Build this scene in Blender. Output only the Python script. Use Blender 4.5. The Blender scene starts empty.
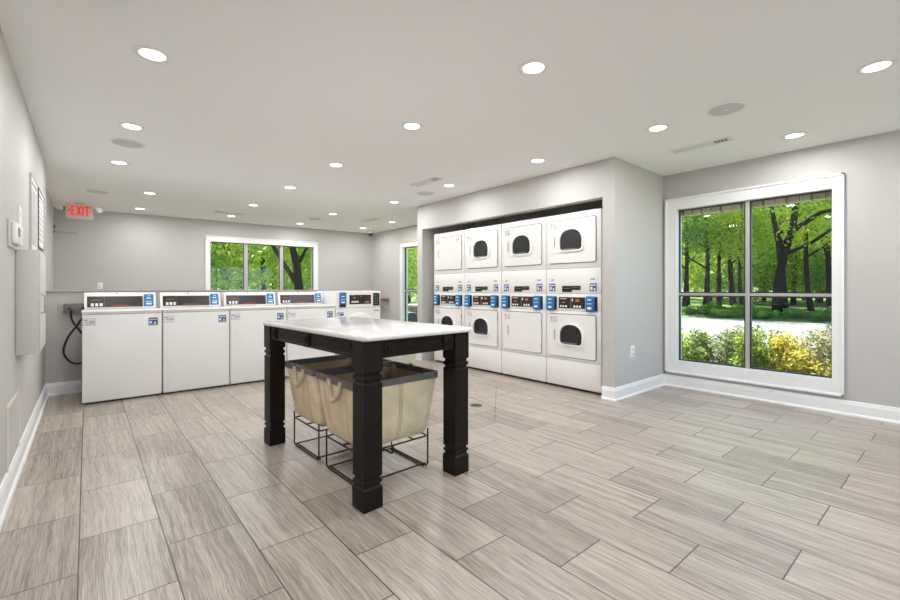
import bpy, bmesh, math, random
from mathutils import Vector, Matrix
random.seed(7)
C = bpy.context.scene.collection
S = bpy.context.scene
PI = math.pi

# ------------------------------------------------------------------ camera
TH = 0.70481
cam = bpy.data.cameras.new('camera')
cam.lens = 426.63 / 900 * 36
cam.sensor_width = 36
cam.shift_y = -(300 - 289.68) / 900
cam.clip_start = 0.05; cam.clip_end = 400
camo = bpy.data.objects.new('camera', cam); C.objects.link(camo)
camo.location = (0, 0, 1.1535); camo.rotation_euler = (PI / 2, 0, -TH)
S.camera = camo
# ------------------------------------------------------------------ world, sun, exposure
W = bpy.data.worlds.new('sky'); S.world = W; W.use_nodes = True
wn = W.node_tree.nodes; wl = W.node_tree.links
for n in list(wn): wn.remove(n)
sky = wn.new('ShaderNodeTexSky'); sky.sky_type = 'HOSEK_WILKIE'
sky.sun_direction = Vector((0.30, 0.50, 0.80)).normalized(); sky.turbidity = 3.0; sky.ground_albedo = 0.3
bg = wn.new('ShaderNodeBackground'); bg.inputs['Strength'].default_value = 8.0
wo = wn.new('ShaderNodeOutputWorld')
wl.new(sky.outputs[0], bg.inputs[0]); wl.new(bg.outputs[0], wo.inputs[0])
sun = bpy.data.lights.new('sun', 'SUN'); sun.energy = 19.0; sun.angle = 0.01; sun.color = (1, .95, .86)
suno = bpy.data.objects.new('sun', sun); C.objects.link(suno)
suno.rotation_euler = Vector((0.30, 0.50, 0.80)).to_track_quat('Z', 'Y').to_euler()
LAMP_W = 3.95
S.view_settings.view_transform = 'Standard'; S.view_settings.look = 'None'
S.view_settings.exposure = 0.33; S.view_settings.gamma = 1; S.view_settings.use_curve_mapping = False
S.cycles.use_denoising = True
S.cycles.max_bounces = 12; S.cycles.diffuse_bounces = 8; S.cycles.transparent_max_bounces = 16
S.cycles.sample_clamp_indirect = 8.0; S.cycles.caustics_reflective = False; S.cycles.caustics_refractive = False

# ------------------------------------------------------------------ materials
def mat(name, col, rough=0.5, metal=0.0, spec=0.5, emit=None, es=0, coat=0, noise=None, bump=0.0, bscale=40):
    m = bpy.data.materials.new(name); m.use_nodes = True
    nt = m.node_tree; b = nt.nodes['Principled BSDF']
    b.inputs['Base Color'].default_value = (*col, 1); b.inputs['Roughness'].default_value = rough
    b.inputs['Metallic'].default_value = metal; b.inputs['Specular IOR Level'].default_value = spec
    b.inputs['Coat Weight'].default_value = coat
    if emit: b.inputs['Emission Color'].default_value = (*emit, 1); b.inputs['Emission Strength'].default_value = es
    tc = nt.nodes.new('ShaderNodeTexCoord')
    if noise:
        sc, amt = noise
        n = nt.nodes.new('ShaderNodeTexNoise'); n.inputs['Scale'].default_value = sc; n.inputs['Detail'].default_value = 6
        r = nt.nodes.new('ShaderNodeMixRGB'); r.inputs[1].default_value = (*[c * (1 - amt) for c in col], 1)
        r.inputs[2].default_value = (*[min(1, c * (1 + amt)) for c in col], 1)
        nt.links.new(tc.outputs['Object'], n.inputs['Vector']); nt.links.new(n.outputs['Fac'], r.inputs[0])
        nt.links.new(r.outputs[0], b.inputs['Base Color'])
    if bump:
        n = nt.nodes.new('ShaderNodeTexNoise'); n.inputs['Scale'].default_value = bscale; n.inputs['Detail'].default_value = 5
        bp = nt.nodes.new('ShaderNodeBump'); bp.inputs['Strength'].default_value = bump; bp.inputs['Distance'].default_value = 0.01
        nt.links.new(tc.outputs['Object'], n.inputs['Vector']); nt.links.new(n.outputs['Fac'], bp.inputs['Height'])
        nt.links.new(bp.outputs[0], b.inputs['Normal'])
    return m

WALL = mat('wall_paint', (.53, .515, .492), .6, noise=(1.5, .012), bump=.06, bscale=120)
CEIL = mat('ceiling_paint', (.94, .945, .945), .7, noise=(2, .01), bump=.05, bscale=90)
TRIM = mat('white_trim', (.86, .86, .86), .35)
ENAMEL = mat('white_enamel', (.84, .822, .80), .28, coat=.2)
ENAMEL_D = mat('enamel_panel', (.79, .775, .755), .3, coat=.2)
SEAM = mat('seam_shadow_gasket', (.10, .10, .10), .6)
BLACK = mat('black_plastic', (.018, .016, .015), .3)
DARKGL = mat('dark_glass', (.022, .021, .021), .22, noise=(40, .6))
DISP = mat('display_panel', (.03, .024, .02), .25)
RED = mat('red_print', (.35, .03, .025), .4)
ORANGE = mat('orange_display', (.5, .14, .03), .4)
BLUE = mat('blue_card_reader', (.01, .17, .42), .35)
NAVY = mat('navy_sticker', (.03, .10, .24), .5)
WHITEP = mat('white_print', (.8, .82, .84), .5)
GREYP = mat('grey_print', (.25, .25, .26), .6)
GREYM = mat('grey_metal_box', (.20, .195, .19), .45, .3)
PANEL = mat('panel_enamel', (.62, .61, .57), .45)
CREAM = mat('cream_frame', (.70, .67, .55), .5)
RUBBER = mat('black_rubber', (.02, .02, .02), .5)
WIRE = mat('dark_wire', (.035, .028, .024), .4, .6)
BAND = mat('grey_leather_band', (.13, .115, .105), .6, noise=(30, .3), bump=.3)
ROPE = mat('natural_rope', (.55, .45, .33), .8, noise=(60, .35), bump=.5, bscale=150)
SPEAK = mat('speaker_grille', (.62, .62, .62), .6)
VENTW = mat('vent_white', (.78, .78, .78), .5)
ALU = mat('mullion_metal', (.50, .49, .46), .4, .3)
FRAMEB = mat('dark_bead', (.03, .03, .03), .4)
GLOW = mat('lamp_glow', (1, 1, 1), .5, emit=(1, .98, .95), es=3.5)
CHROME = mat('brushed_steel', (.5, .5, .5), .3, .9)
DRUM = mat('drum_interior', (.06, .055, .05), .45, .3, noise=(14, .5))
SHELFW = mat('brown_wood_shelf', (.30, .17, .10), .45, noise=(12, .2))
CAPM = mat('taupe_ledge', (.40, .365, .33), .35)
BARK = mat('bark', (.028, .021, .016), .95, spec=.1, noise=(6, .4), bump=.8, bscale=12)
BARKL = mat('bark_grey', (.16, .13, .105), .9, noise=(6, .35), bump=.8, bscale=12)

def espresso():
    m = mat('espresso_wood', (.012, .008, .006), .42, spec=.18)
    nt = m.node_tree; b = nt.nodes['Principled BSDF']
    tc = nt.nodes.new('ShaderNodeTexCoord'); mp = nt.nodes.new('ShaderNodeMapping'); mp.inputs['Scale'].default_value = (60, 60, 3)
    n = nt.nodes.new('ShaderNodeTexNoise'); n.inputs['Scale'].default_value = 1.5; n.inputs['Detail'].default_value = 5
    r = nt.nodes.new('ShaderNodeValToRGB'); r.color_ramp.elements[0].color = (.005, .003, .002, 1); r.color_ramp.elements[1].color = (.018, .011, .008, 1)
    nt.links.new(tc.outputs['Object'], mp.inputs[0]); nt.links.new(mp.outputs[0], n.inputs[0]); nt.links.new(n.outputs[0], r.inputs[0]); nt.links.new(r.outputs[0], b.inputs['Base Color'])
    return m
ESP = espresso()
QUARTZ = mat('white_quartz', (.82, .805, .785), .10, spec=.55, noise=(90, .02))

def canvas():
    m = mat('canvas', (.80, .65, .43), .85, noise=(11, .28), bump=.35, bscale=260)
    return m
CANVAS = canvas()
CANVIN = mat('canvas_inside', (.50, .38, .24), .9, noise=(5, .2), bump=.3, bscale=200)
STITCH = mat('stitching', (.62, .56, .46), .8)

def glass():
    m = bpy.data.materials.new('window_glass'); m.use_nodes = True; nt = m.node_tree
    for n in list(nt.nodes): nt.nodes.remove(n)
    t = nt.nodes.new('ShaderNodeBsdfTransparent'); t.inputs[0].default_value = (.95, .97, .96, 1)
    g = nt.nodes.new('ShaderNodeBsdfGlossy'); g.inputs['Roughness'].default_value = 0.01
    f = nt.nodes.new('ShaderNodeFresnel'); gg = nt.nodes.new('ShaderNodeNewGeometry'); ma = nt.nodes.new('ShaderNodeMath'); ma.operation = 'MULTIPLY_ADD'; ma.inputs[1].default_value = 1 / 1.45 - 1.45; ma.inputs[2].default_value = 1.45
    nt.links.new(gg.outputs['Backfacing'], ma.inputs[0]); nt.links.new(ma.outputs[0], f.inputs[0])
    mx = nt.nodes.new('ShaderNodeMixShader'); o = nt.nodes.new('ShaderNodeOutputMaterial')
    nt.links.new(f.outputs[0], mx.inputs[0]); nt.links.new(t.outputs[0], mx.inputs[1]); nt.links.new(g.outputs[0], mx.inputs[2]); nt.links.new(mx.outputs[0], o.inputs[0])
    return m
GLASS = glass()

def floor_mat():
    m = bpy.data.materials.new('wood_look_tile'); m.use_nodes = True; nt = m.node_tree; N = nt.nodes; L = nt.links
    b = N['Principled BSDF']
    tc = N.new('ShaderNodeTexCoord'); sp = N.new('ShaderNodeSeparateXYZ'); L.new(tc.outputs['Object'], sp.inputs[0])
    def M(op, a, b_=None, c=None):
        n = N.new('ShaderNodeMath'); n.operation = op
        for i, v in enumerate((a, b_, c)):
            if v is None: continue
            if isinstance(v, (int, float)): n.inputs[i].default_value = v
            else: L.new(v, n.inputs[i])
        return n.outputs[0]
    p, q = .305, .61
    X, Y = sp.outputs[0], sp.outputs[1]
    u = M('DIVIDE', M('ADD', X, .0282), p)
    col = M('FLOOR', u); fu = M('SUBTRACT', u, col)
    par = M('MULTIPLY', M('SUBTRACT', M('MULTIPLY', col, .5), M('FLOOR', M('MULTIPLY', col, .5))), 1.0)   # 0 or .5
    yy = M('ADD', M('SUBTRACT', Y, .163), M('MULTIPLY', X, .0155))
    vv = M('ADD', M('DIVIDE', yy, q), par)
    row = M('FLOOR', vv); fv = M('SUBTRACT', vv, row)
    du = M('MULTIPLY', M('MINIMUM', fu, M('SUBTRACT', 1.0, fu)), p)
    dv = M('MULTIPLY', M('MINIMUM', fv, M('SUBTRACT', 1.0, fv)), q)
    d = M('MINIMUM', du, dv)
    mr = N.new('ShaderNodeMapRange'); mr.inputs['From Min'].default_value = .0014; mr.inputs['From Max'].default_value = .0036; L.new(d, mr.inputs['Value'])
    tile = mr.outputs[0]
    cid = N.new('ShaderNodeCombineXYZ'); L.new(col, cid.inputs[0]); L.new(row, cid.inputs[1])
    wnz = N.new('ShaderNodeTexWhiteNoise'); L.new(cid.outputs[0], wnz.inputs['Vector'])
    rnd = wnz.outputs['Value']
    # streaks along Y, offset per tile, with slight waver
    wav = N.new('ShaderNodeTexNoise'); wav.inputs['Scale'].default_value = 3.0; wav.inputs['Detail'].default_value = 2
    c0 = N.new('ShaderNodeCombineXYZ'); L.new(M('MULTIPLY', X, .6), c0.inputs[0]); L.new(M('ADD', Y, M('MULTIPLY', rnd, 37.0)), c0.inputs[1]); L.new(c0.outputs[0], wav.inputs[0])
    xs = M('ADD', X, M('MULTIPLY', M('SUBTRACT', wav.outputs[0], .5), .035))
    xs = M('ADD', xs, M('MULTIPLY', M('SUBTRACT', rnd, .5), M('MULTIPLY', Y, .05)))
    def streak(sx, sy, seed, det):
        cc = N.new('ShaderNodeCombineXYZ'); L.new(M('ADD', M('MULTIPLY', xs, sx), M('MULTIPLY', rnd, seed)), cc.inputs[0]); L.new(M('MULTIPLY', Y, sy), cc.inputs[1])
        L.new(M('MULTIPLY', rnd, 91.0), cc.inputs[2])
        n = N.new('ShaderNodeTexNoise'); n.inputs['Scale'].default_value = 1; n.inputs['Detail'].default_value = det; n.inputs['Roughness'].default_value = .6; L.new(cc.outputs[0], n.inputs[0])
        return n.outputs[0]
    s1 = streak(60, 1.3, 53, 3); s2 = streak(380, 8, 71, 4); s3 = streak(14, .8, 23, 2)
    r1 = N.new('ShaderNodeValToRGB'); e = r1.color_ramp.elements
    e[0].position = .30; e[0].color = (.225, .183, .148, 1); e[1].position = .72; e[1].color = (.54, .475, .41, 1)
    x = e.new(.5); x.color = (.385, .33, .282, 1)
    mixv = M('ADD', M('ADD', M('MULTIPLY', s1, .30), M('MULTIPLY', s2, .54)), M('MULTIPLY', s3, .16))
    mixv = M('ADD', mixv, M('MULTIPLY', M('SUBTRACT', rnd, .5), .09))
    cn = M('ADD', M('MULTIPLY', M('SUBTRACT', mixv, .5), 2.0), .5)
    L.new(cn, r1.inputs[0])
    mc = N.new('ShaderNodeMixRGB'); mc.inputs[1].default_value = (.05, .038, .03, 1); L.new(tile, mc.inputs[0]); L.new(r1.outputs[0], mc.inputs[2])
    L.new(mc.outputs[0], b.inputs['Base Color'])
    rr = M('ADD', M('MULTIPLY', s2, .10), .27); L.new(rr, b.inputs['Roughness'])
    b.inputs['Specular IOR Level'].default_value = .55
    bp = N.new('ShaderNodeBump'); bp.inputs['Strength'].default_value = .25; bp.inputs['Distance'].default_value = .002
    L.new(M('ADD', tile, M('MULTIPLY', s2, .25)), bp.inputs['Height']); L.new(bp.outputs[0], b.inputs['Normal'])
    return m
FLOORM = floor_mat()

def brickmat(name, c1, c2, mort, scale, swap=False):
    m = mat(name, c1, .85); nt = m.node_tree; b = nt.nodes['Principled BSDF']
    tc = nt.nodes.new('ShaderNodeTexCoord'); mp = nt.nodes.new('ShaderNodeMapping')
    if swap: mp.inputs['Rotation'].default_value = (0, 0, PI / 2)
    br = nt.nodes.new('ShaderNodeTexBrick'); br.inputs['Color1'].default_value = (*c1, 1); br.inputs['Color2'].default_value = (*c2, 1); br.inputs['Mortar'].default_value = (*mort, 1)
    br.inputs['Scale'].default_value = scale; br.inputs['Mortar Size'].default_value = .012; br.inputs['Brick Width'].default_value = .2; br.inputs['Row Height'].default_value = .13
    nt.links.new(tc.outputs['Object'], mp.inputs[0]); nt.links.new(mp.outputs[0], br.inputs[0]); nt.links.new(br.outputs[0], b.inputs['Base Color'])
    return m
BRICK = brickmat('tan_brick', (.62, .55, .45), (.56, .48, .38), (.30, .26, .22), 1.0, True)

def leafmat(name, stops, trans=.55):
    m = bpy.data.materials.new(name); m.use_nodes = True; nt = m.node_tree; N = nt.nodes; L = nt.links
    b = N['Principled BSDF']; o = N['Material Output']
    g = N.new('ShaderNodeNewGeometry'); oi = N.new('ShaderNodeObjectInfo')
    a = N.new('ShaderNodeMath'); a.operation = 'MULTIPLY_ADD'; a.inputs[1].default_value = .5; L.new(oi.outputs['Random'], a.inputs[0])
    a2 = N.new('ShaderNodeMath'); a2.operation = 'MULTIPLY'; a2.inputs[1].default_value = .5; L.new(g.outputs['Random Per Island'], a2.inputs[0]); L.new(a2.outputs[0], a.inputs[2])
    r = N.new('ShaderNodeValToRGB'); e = r.color_ramp.elements
    e[0].position = stops[0][0]; e[0].color = (*stops[0][1], 1); e[1].position = stops[-1][0]; e[1].color = (*stops[-1][1], 1)
    for p_, c_ in stops[1:-1]: q_ = e.new(p_); q_.color = (*c_, 1)
    L.new(a.outputs[0], r.inputs[0]); L.new(r.outputs[0], b.inputs['Base Color']); b.inputs['Roughness'].default_value = .55
    t = N.new('ShaderNodeBsdfTranslucent'); L.new(r.outputs[0], t.inputs[0])
    mx = N.new('ShaderNodeMixShader'); mx.inputs[0].default_value = trans; L.new(b.outputs[0], mx.inputs[1]); L.new(t.outputs[0], mx.inputs[2]); L.new(mx.outputs[0], o.inputs[0])
    return m
LEAF = leafmat('leaf_green', [(.0, (.05, .14, .03)), (.4, (.20, .42, .06)), (.7, (.45, .62, .09)), (1, (.85, .85, .16))])
LEAFY = leafmat('leaf_yellow_green', [(.0, (.09, .22, .03)), (.4, (.38, .58, .08)), (.7, (.78, .82, .12)), (1, (1.0, .84, .16))])
HEDGE = leafmat('hedge_leaf', [(.0, (.06, .13, .025)), (.35, (.20, .30, .04)), (.7, (.55, .52, .07)), (1, (.45, .24, .08))])
HEDGE2 = leafmat('hedge_leaf_dark', [(.0, (.05, .09, .035)), (.5, (.17, .22, .08)), (1, (.36, .27, .14))])
GROUND = mat('ground_cover', (.10, .17, .035), .95, noise=(1.2, .5), bump=.8, bscale=6)
ASPH = mat('pale_asphalt', (.155, .15, .16), .9, noise=(4, .08), bump=.2, bscale=30)
SUNBLOCK = mat('sun_block', (.55, .53, .5), .8)

# ------------------------------------------------------------------ mesh helpers
class MB:
    def __init__(s): s.b = bmesh.new()
    def _x(s, vs, mtx):
        if mtx is not None: bmesh.ops.transform(s.b, matrix=mtx, verts=vs)
    def box(s, x0, x1, y0, y1, z0, z1, bev=0, seg=2, mtx=None, only=None):
        r = bmesh.ops.create_cube(s.b, size=1)
        vs = r['verts']
        for v in vs:
            v.co = Vector(((x0 + x1) / 2 + v.co.x * (x1 - x0), (y0 + y1) / 2 + v.co.y * (y1 - y0), (z0 + z1) / 2 + v.co.z * (z1 - z0)))
        if bev:
            es = list({e for v in vs for e in v.link_edges})
            if only: es = [e for e in es if only(e)]
            r2 = bmesh.ops.bevel(s.b, geom=es, offset=bev, segments=seg, affect='EDGES', profile=.5)
            vs = list({v for f in r2['faces'] for v in f.verts} | {v for v in vs if v.is_valid})
            # gather connected
        s._x(vs, mtx); return s
    def prism(s, pts, axis, a0, a1, mtx=None, bev=0):
        """extrude a 2D outline (list of (u,v)) along axis 'x','y','z' from a0 to a1"""
        def P(u, v, a): return {'x': (a, u, v), 'y': (u, a, v), 'z': (u, v, a)}[axis]
        lo = [s.b.verts.new(P(u, v, a0)) for u, v in pts]; hi = [s.b.verts.new(P(u, v, a1)) for u, v in pts]
        n = len(pts)
        f1 = s.b.faces.new(lo); f2 = s.b.faces.new(list(reversed(hi)))
        for i in range(n): s.b.faces.new((lo[i], hi[i], hi[(i + 1) % n], lo[(i + 1) % n]))
        s._x(lo + hi, mtx)
        return s
    def ring(s, outer, inner, axis, a0, a1):
        def P(u, v, a): return {'x': (a, u, v), 'y': (u, a, v), 'z': (u, v, a)}[axis]
        n = len(outer); V = [[s.b.verts.new(P(u, v, a)) for u, v in pts] for pts, a in ((outer, a0), (inner, a0), (outer, a1), (inner, a1))]
        for i in range(n):
            j = (i + 1) % n
            s.b.faces.new((V[0][i], V[0][j], V[1][j], V[1][i])); s.b.faces.new((V[2][i], V[3][i], V[3][j], V[2][j]))
            s.b.faces.new((V[0][i], V[2][i], V[2][j], V[0][j])); s.b.faces.new((V[1][i], V[1][j], V[3][j], V[3][i]))
        return s
    def lathe(s, prof, n=24, c=(0, 0, 0), axis='z'):
        rows = []
        for r, h in prof:
            row = []
            for i in range(n):
                a = 2 * PI * i / n
                x, y = r * math.cos(a), r * math.sin(a)
                p = {'z': (x, y, h), 'y': (x, h, y), 'x': (h, x, y)}[axis]
                row.append(s.b.verts.new((p[0] + c[0], p[1] + c[1], p[2] + c[2])))
            rows.append(row)
        for a, b in zip(rows, rows[1:]):
            for i in range(n): s.b.faces.new((a[i], a[(i + 1) % n], b[(i + 1) % n], b[i]))
        s.b.faces.new(list(reversed(rows[0]))); s.b.faces.new(rows[-1])
        return s
    def tube(s, pts, r, n=8, closed=False, taper=None):
        pts = [Vector(p) for p in pts]; m = len(pts); rows = []; prev = None
        for i, p in enumerate(pts):
            if closed: t = (pts[(i + 1) % m] - pts[i - 1])
            else: t = pts[min(i + 1, m - 1)] - pts[max(i - 1, 0)]
            t.normalize()
            if prev is None:
                up = Vector((0, 0, 1)) if abs(t.z) < .9 else Vector((1, 0, 0)); a = t.cross(up).normalized()
            else: a = (prev - t * prev.dot(t)).normalized()
            prev = a; b = t.cross(a); rr = r if taper is None else taper[i]
            rows.append([s.b.verts.new(p + (a * math.cos(2 * PI * k / n) + b * math.sin(2 * PI * k / n)) * rr) for k in range(n)])
        for i in range(m if closed else m - 1):
            A, B = rows[i], rows[(i + 1) % m]
            for k in range(n): s.b.faces.new((A[k], A[(k + 1) % n], B[(k + 1) % n], B[k]))
        if not closed: s.b.faces.new(list(reversed(rows[0]))); s.b.faces.new(rows[-1])
        return s
    def build(s, name, m, parent=None, smooth=False, loc=None, rz=None):
        bmesh.ops.recalc_face_normals(s.b, faces=s.b.faces)
        me = bpy.data.meshes.new(name); s.b.to_mesh(me); s.b.free(); me.materials.append(m)
        if smooth:
            for p in me.polygons: p.use_smooth = True
            try: me.set_sharp_from_angle(angle=math.radians(40))
            except Exception: pass
        o = bpy.data.objects.new(name, me); C.objects.link(o)
        if parent: o.parent = parent
        if loc: o.location = loc
        if rz is not None: o.rotation_euler = (0, 0, rz)
        return o

def fillet(pts, r, n=4, closed=False):
    """round polyline corners"""
    pts = [Vector(p) for p in pts]; out = []; m = len(pts)
    for i in range(m):
        if not closed and i in (0, m - 1): out.append(pts[i]); continue
        p = pts[i]; a = pts[i - 1] - p; b = pts[(i + 1) % m] - p
        rr = min(r, a.length * .45, b.length * .45); A = p + a.normalized() * rr; B = p + b.normalized() * rr
        for k in range(n + 1):
            t = k / n; out.append(A * (1 - t) ** 2 + p * 2 * t * (1 - t) + B * t ** 2)
    return out
def rrect(x0, x1, z0, z1, r, n=5):
    out = []
    for cx, cz, a0 in ((x1 - r, z1 - r, 0), (x0 + r, z1 - r, PI / 2), (x0 + r, z0 + r, PI), (x1 - r, z0 + r, 1.5 * PI)):
        for k in range(n + 1):
            a = a0 + PI / 2 * k / n; out.append((cx + r * math.cos(a), cz + r * math.sin(a)))
    return out
def struct(o): o['kind'] = 'structure'; return o
def tag(o, label, cat, group=None, kind=None):
    o['label'] = label; o['category'] = cat
    if group: o['group'] = group
    if kind: o['kind'] = kind
    return o
def empty(name, loc=(0, 0, 0), rz=0):
    o = bpy.data.objects.new(name, None); o.empty_display_size = .1; C.objects.link(o); o.location = loc; o.rotation_euler = (0, 0, rz); return o
def copy_tree(o, parent=None):
    kids = KIDS.get(o.name) or [c for c in C.objects if c.parent == o]
    KIDS[o.name] = kids
    c = o.copy(); C.objects.link(c); c.parent = parent
    for ch in kids: copy_tree(ch, c)
    return c
KIDS = {}

# ------------------------------------------------------------------ structure
H = 2.53; XL = -.345; XR = 5.33; XD = 4.165; YR = 2.265; YB = 6.36
A = Vector((-.425, 9.70)); B = Vector((XR, 9.25)); BL = (B - A).length; BA = math.atan2(B.y - A.y, B.x - A.x)
XW = -3.0; YW = -3.0; YC = 2.87
m = MB(); m.prism([(XW - .2, YW - .2), (XR + .2, YW - .2), (XR + .14, 9.45), (-.5, 9.95), (-.5, YC), (XW - .2, YC + .2)], 'z', -.12, 0)
floor = struct(m.build('floor', FLOORM))
m = MB(); m.prism([(XW - .2, YW - .2), (XR + .2, YW - .2), (XR + .14, 9.45), (-.5, 9.95), (-.5, YC), (XW - .2, YC + .2)], 'z', H, H + .15)
struct(m.build('ceiling', CEIL))
m = MB(); m.box(XL - .2, XL, YC, 6.5, 0, H); m.box(XL - .25, -.425, 6.5, 9.9, 0, H); struct(m.build('wall_left', WALL))
m = MB(); m.box(XW, XL - .2, YC, YC + .2, 0, H); struct(m.build('wall_left_return', WALL))
m = MB(); m.box(XW - .2, XW, YW, YC + .2, 0, H); struct(m.build('wall_entrance_side', WALL))

def wall_holes(L, T, holes, name, loc, rz, mtl=WALL):
    """wall along local +x, inner face at y=0, thickness towards +y; holes = (x0,x1,z0,z1) sorted"""
    m = MB(); x = 0
    for (a, b, z0, z1) in holes:
        m.box(x, a, 0, T, 0, H); m.box(a, b, 0, T, 0, z0); m.box(a, b, 0, T, z1, H); x = b
    m.box(x, L, 0, T, 0, H)
    return struct(m.build(name, mtl, loc=loc, rz=rz))
# local x of the right wall runs from YB end (y=8.95) towards -Y
W1 = (.715, 2.125, .30, 2.115)      # right window opening (Y0,Y1,z0,z1)
W3 = (6.70, 7.90, .30, 2.10)
RY0 = 9.45
wall_holes(RY0 - YW, .14, [(RY0 - W3[1], RY0 - W3[0], W3[2], W3[3]), (RY0 - W1[1], RY0 - W1[0], W1[2], W1[3])], 'wall_right', (XR, RY0, 0), -PI / 2)
W2 = (2.28, 4.36, .80, 2.125)      # back window opening along the back wall
wall_holes(BL + .05, .24, [W2], 'wall_back', (A.x, A.y, 0), BA)
# dryer closet bulkhead
m = MB(); m.box(XD, XR - .002, YR, 2.40, 0, H - .001); m.box(XD, XR - .002, 5.595, 5.73, 0, H - .001); m.box(XD, XD + .12, 2.40, 5.595, 2.137, H - .001)
struct(m.build('wall_dryer_alcove', WALL))
# pony wall and its ledge
m = MB(); m.box(XL, 3.7, YB, YB + .14, 0, 1.128); struct(m.build('wall_half_height', WALL))
m = MB(); m.box(XL, 3.73, YB - .02, YB + .17, 1.128, 1.15, .004); struct(m.build('trim_1', CAPM))

def baseboard(name, pts, h=.135, flip=1):
    """pts polyline on the wall face, board grows to the left-hand side * flip"""
    m = MB(); prof = [(0, 0), (.030, 0), (.030, .012), (.024, .022), (.017, .024), (.017, h - .035), (.012, h - .018), (.010, h - .004), (.006, h), (0, h)]
    P = [Vector(p) for p in pts]; rows = []
    for i, p in enumerate(P):
        ds = []
        if i > 0: ds.append((P[i] - P[i - 1]).normalized())
        if i < len(P) - 1: ds.append((P[i + 1] - P[i]).normalized())
        ns = [Vector((-d.y, d.x)) * flip for d in ds]
        n = ns[0] if len(ns) == 1 else (ns[0] + ns[1]) / (1 + ns[0].dot(ns[1]))
        rows.append([m.b.verts.new((p.x + n.x * u, p.y + n.y * u, z)) for u, z in prof])
    k = len(prof)
    for a, b in zip(rows, rows[1:]):
        for i in range(k): m.b.faces.new((a[i], a[(i + 1) % k], b[(i + 1) % k], b[i]))
    m.b.faces.new(rows[0]); m.b.faces.new(list(reversed(rows[-1])))
    return struct(m.build(name, TRIM))
baseboard('baseboard_left', [(XL, YB), (XL, YC), (XW, YC)], flip=1)
baseboard('baseboard_half_wall', [(XL, YB), (3.7, YB)], flip=-1)
baseboard('baseboard_right', [(XR, YW), (XR, YR)], flip=1)
baseboard('baseboard_alcove', [(XR, YR), (XD, YR), (XD, 2.40)], flip=1)
baseboard('baseboard_alcove_end', [(XD, 5.595), (XD, 5.73), (XR, 5.73)], flip=1)
baseboard('baseboard_far_right', [(XR, 5.73), (XR, 9.25)], flip=1)
baseboard('baseboard_back', [tuple(A), tuple(B)], flip=-1)

# ------------------------------------------------------------------ windows
def frame_box(m, x0, x1, z0, z1, w, y0, y1, bev=0):
    m.box(x0, x0 + w, y0, y1, z0, z1, bev); m.box(x1 - w, x1, y0, y1, z0, z1, bev)
    m.box(x0 + w, x1 - w, y0, y1, z1 - w, z1, bev); m.box(x0 + w, x1 - w, y0, y1, z0, z0 + w, bev)
def window(name, loc, rz, op, cas, vb, hb, mulw=.045, recess=.06):
    """local x along wall, inner wall face y=0, outside +y. op opening, cas outer casing rect, vb vertical bar centres, hb horizontal bar z"""
    x0, x1, z0, z1 = op
    root = struct(empty(name, loc, rz))
    m = MB(); c0, c1, d0, d1 = cas
    # casing: flat board, raised outer lip
    for (a, b, e, f) in ((c0, x0, d0, d1), (x1, c1, d0, d1), (x0, x1, d0, z0), (x0, x1, z1, d1)): m.box(a, b, -.018, 0, e, f)
    for (a, b, e, f) in ((c0, c0 + .022, d0, d1), (c1 - .022, c1, d0, d1), (c0, c1, d0, d0 + .022), (c0, c1, d1 - .022, d1)): m.box(a, b, -.032, -.002, e, f, .003)
    struct(m.build('casing', TRIM, root))
    m = MB(); t = .012   # jamb liner
    m.box(x0, x0 + t, -.016, recess + .08, z0, z1); m.box(x1 - t, x1, -.016, recess + .08, z0, z1); m.box(x0 + t, x1 - t, -.016, recess + .08, z0, z0 + t); m.box(x0 + t, x1 - t, -.016, recess + .08, z1 - t, z1)
    struct(m.build('jamb', TRIM, root))
    xi0, xi1, zi0, zi1 = x0 + t, x1 - t, z0 + t, z1 - t
    m = MB()
    for v in vb: m.box(v - mulw / 2, v + mulw / 2, recess - .015, recess + .04, zi0, zi1, .004)
    xs = [xi0] + vb + [xi1]
    for z in hb:
        for i in range(len(xs) - 1):
            a = xs[i] + (mulw / 2 if i else 0); b = xs[i + 1] - (mulw / 2 if i < len(xs) - 2 else 0)
            m.box(a, b, recess - .01, recess + .035, z - mulw * .4, z + mulw * .4, .004)
    struct(m.build('mullion', ALU, root))
    zs = [zi0] + hb + [zi1]
    for i in range(len(xs) - 1):
        a = xs[i] + (mulw / 2 if i else 0); b = xs[i + 1] - (mulw / 2 if i < len(xs) - 2 else 0)
        for j in range(len(zs) - 1):
            e = zs[j] + (mulw * .4 if j else 0); f = zs[j + 1] - (mulw * .4 if j < len(zs) - 2 else 0)
            m = MB(); frame_box(m, a, b, e, f, .013, recess, recess + .03); struct(m.build('sash_frame', FRAMEB, root))
            m = MB(); m.box(a + .012, b - .012, recess + .012, recess + .016, e + .012, f - .012); struct(m.build('pane', GLASS, root))
    return root
window('window_1', (XR, RY0, 0), -PI / 2, (RY0 - W1[1], RY0 - W1[0], W1[2], W1[3]), (RY0 - 2.238, RY0 - .64, .165, 2.235), [RY0 - 1.415], [1.10], mulw=.038)
window('window_2', (A.x, A.y, 0), BA, W2, (2.205, 4.445, .70, 2.225), [2.95, 3.66], [], mulw=.07)
window('window_3', (XR, RY0, 0), -PI / 2, (RY0 - W3[1], RY0 - W3[0], W3[2], W3[3]), (RY0 - 7.955, RY0 - 6.6, .18, 2.165), [RY0 - 7.28], [1.13])

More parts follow.
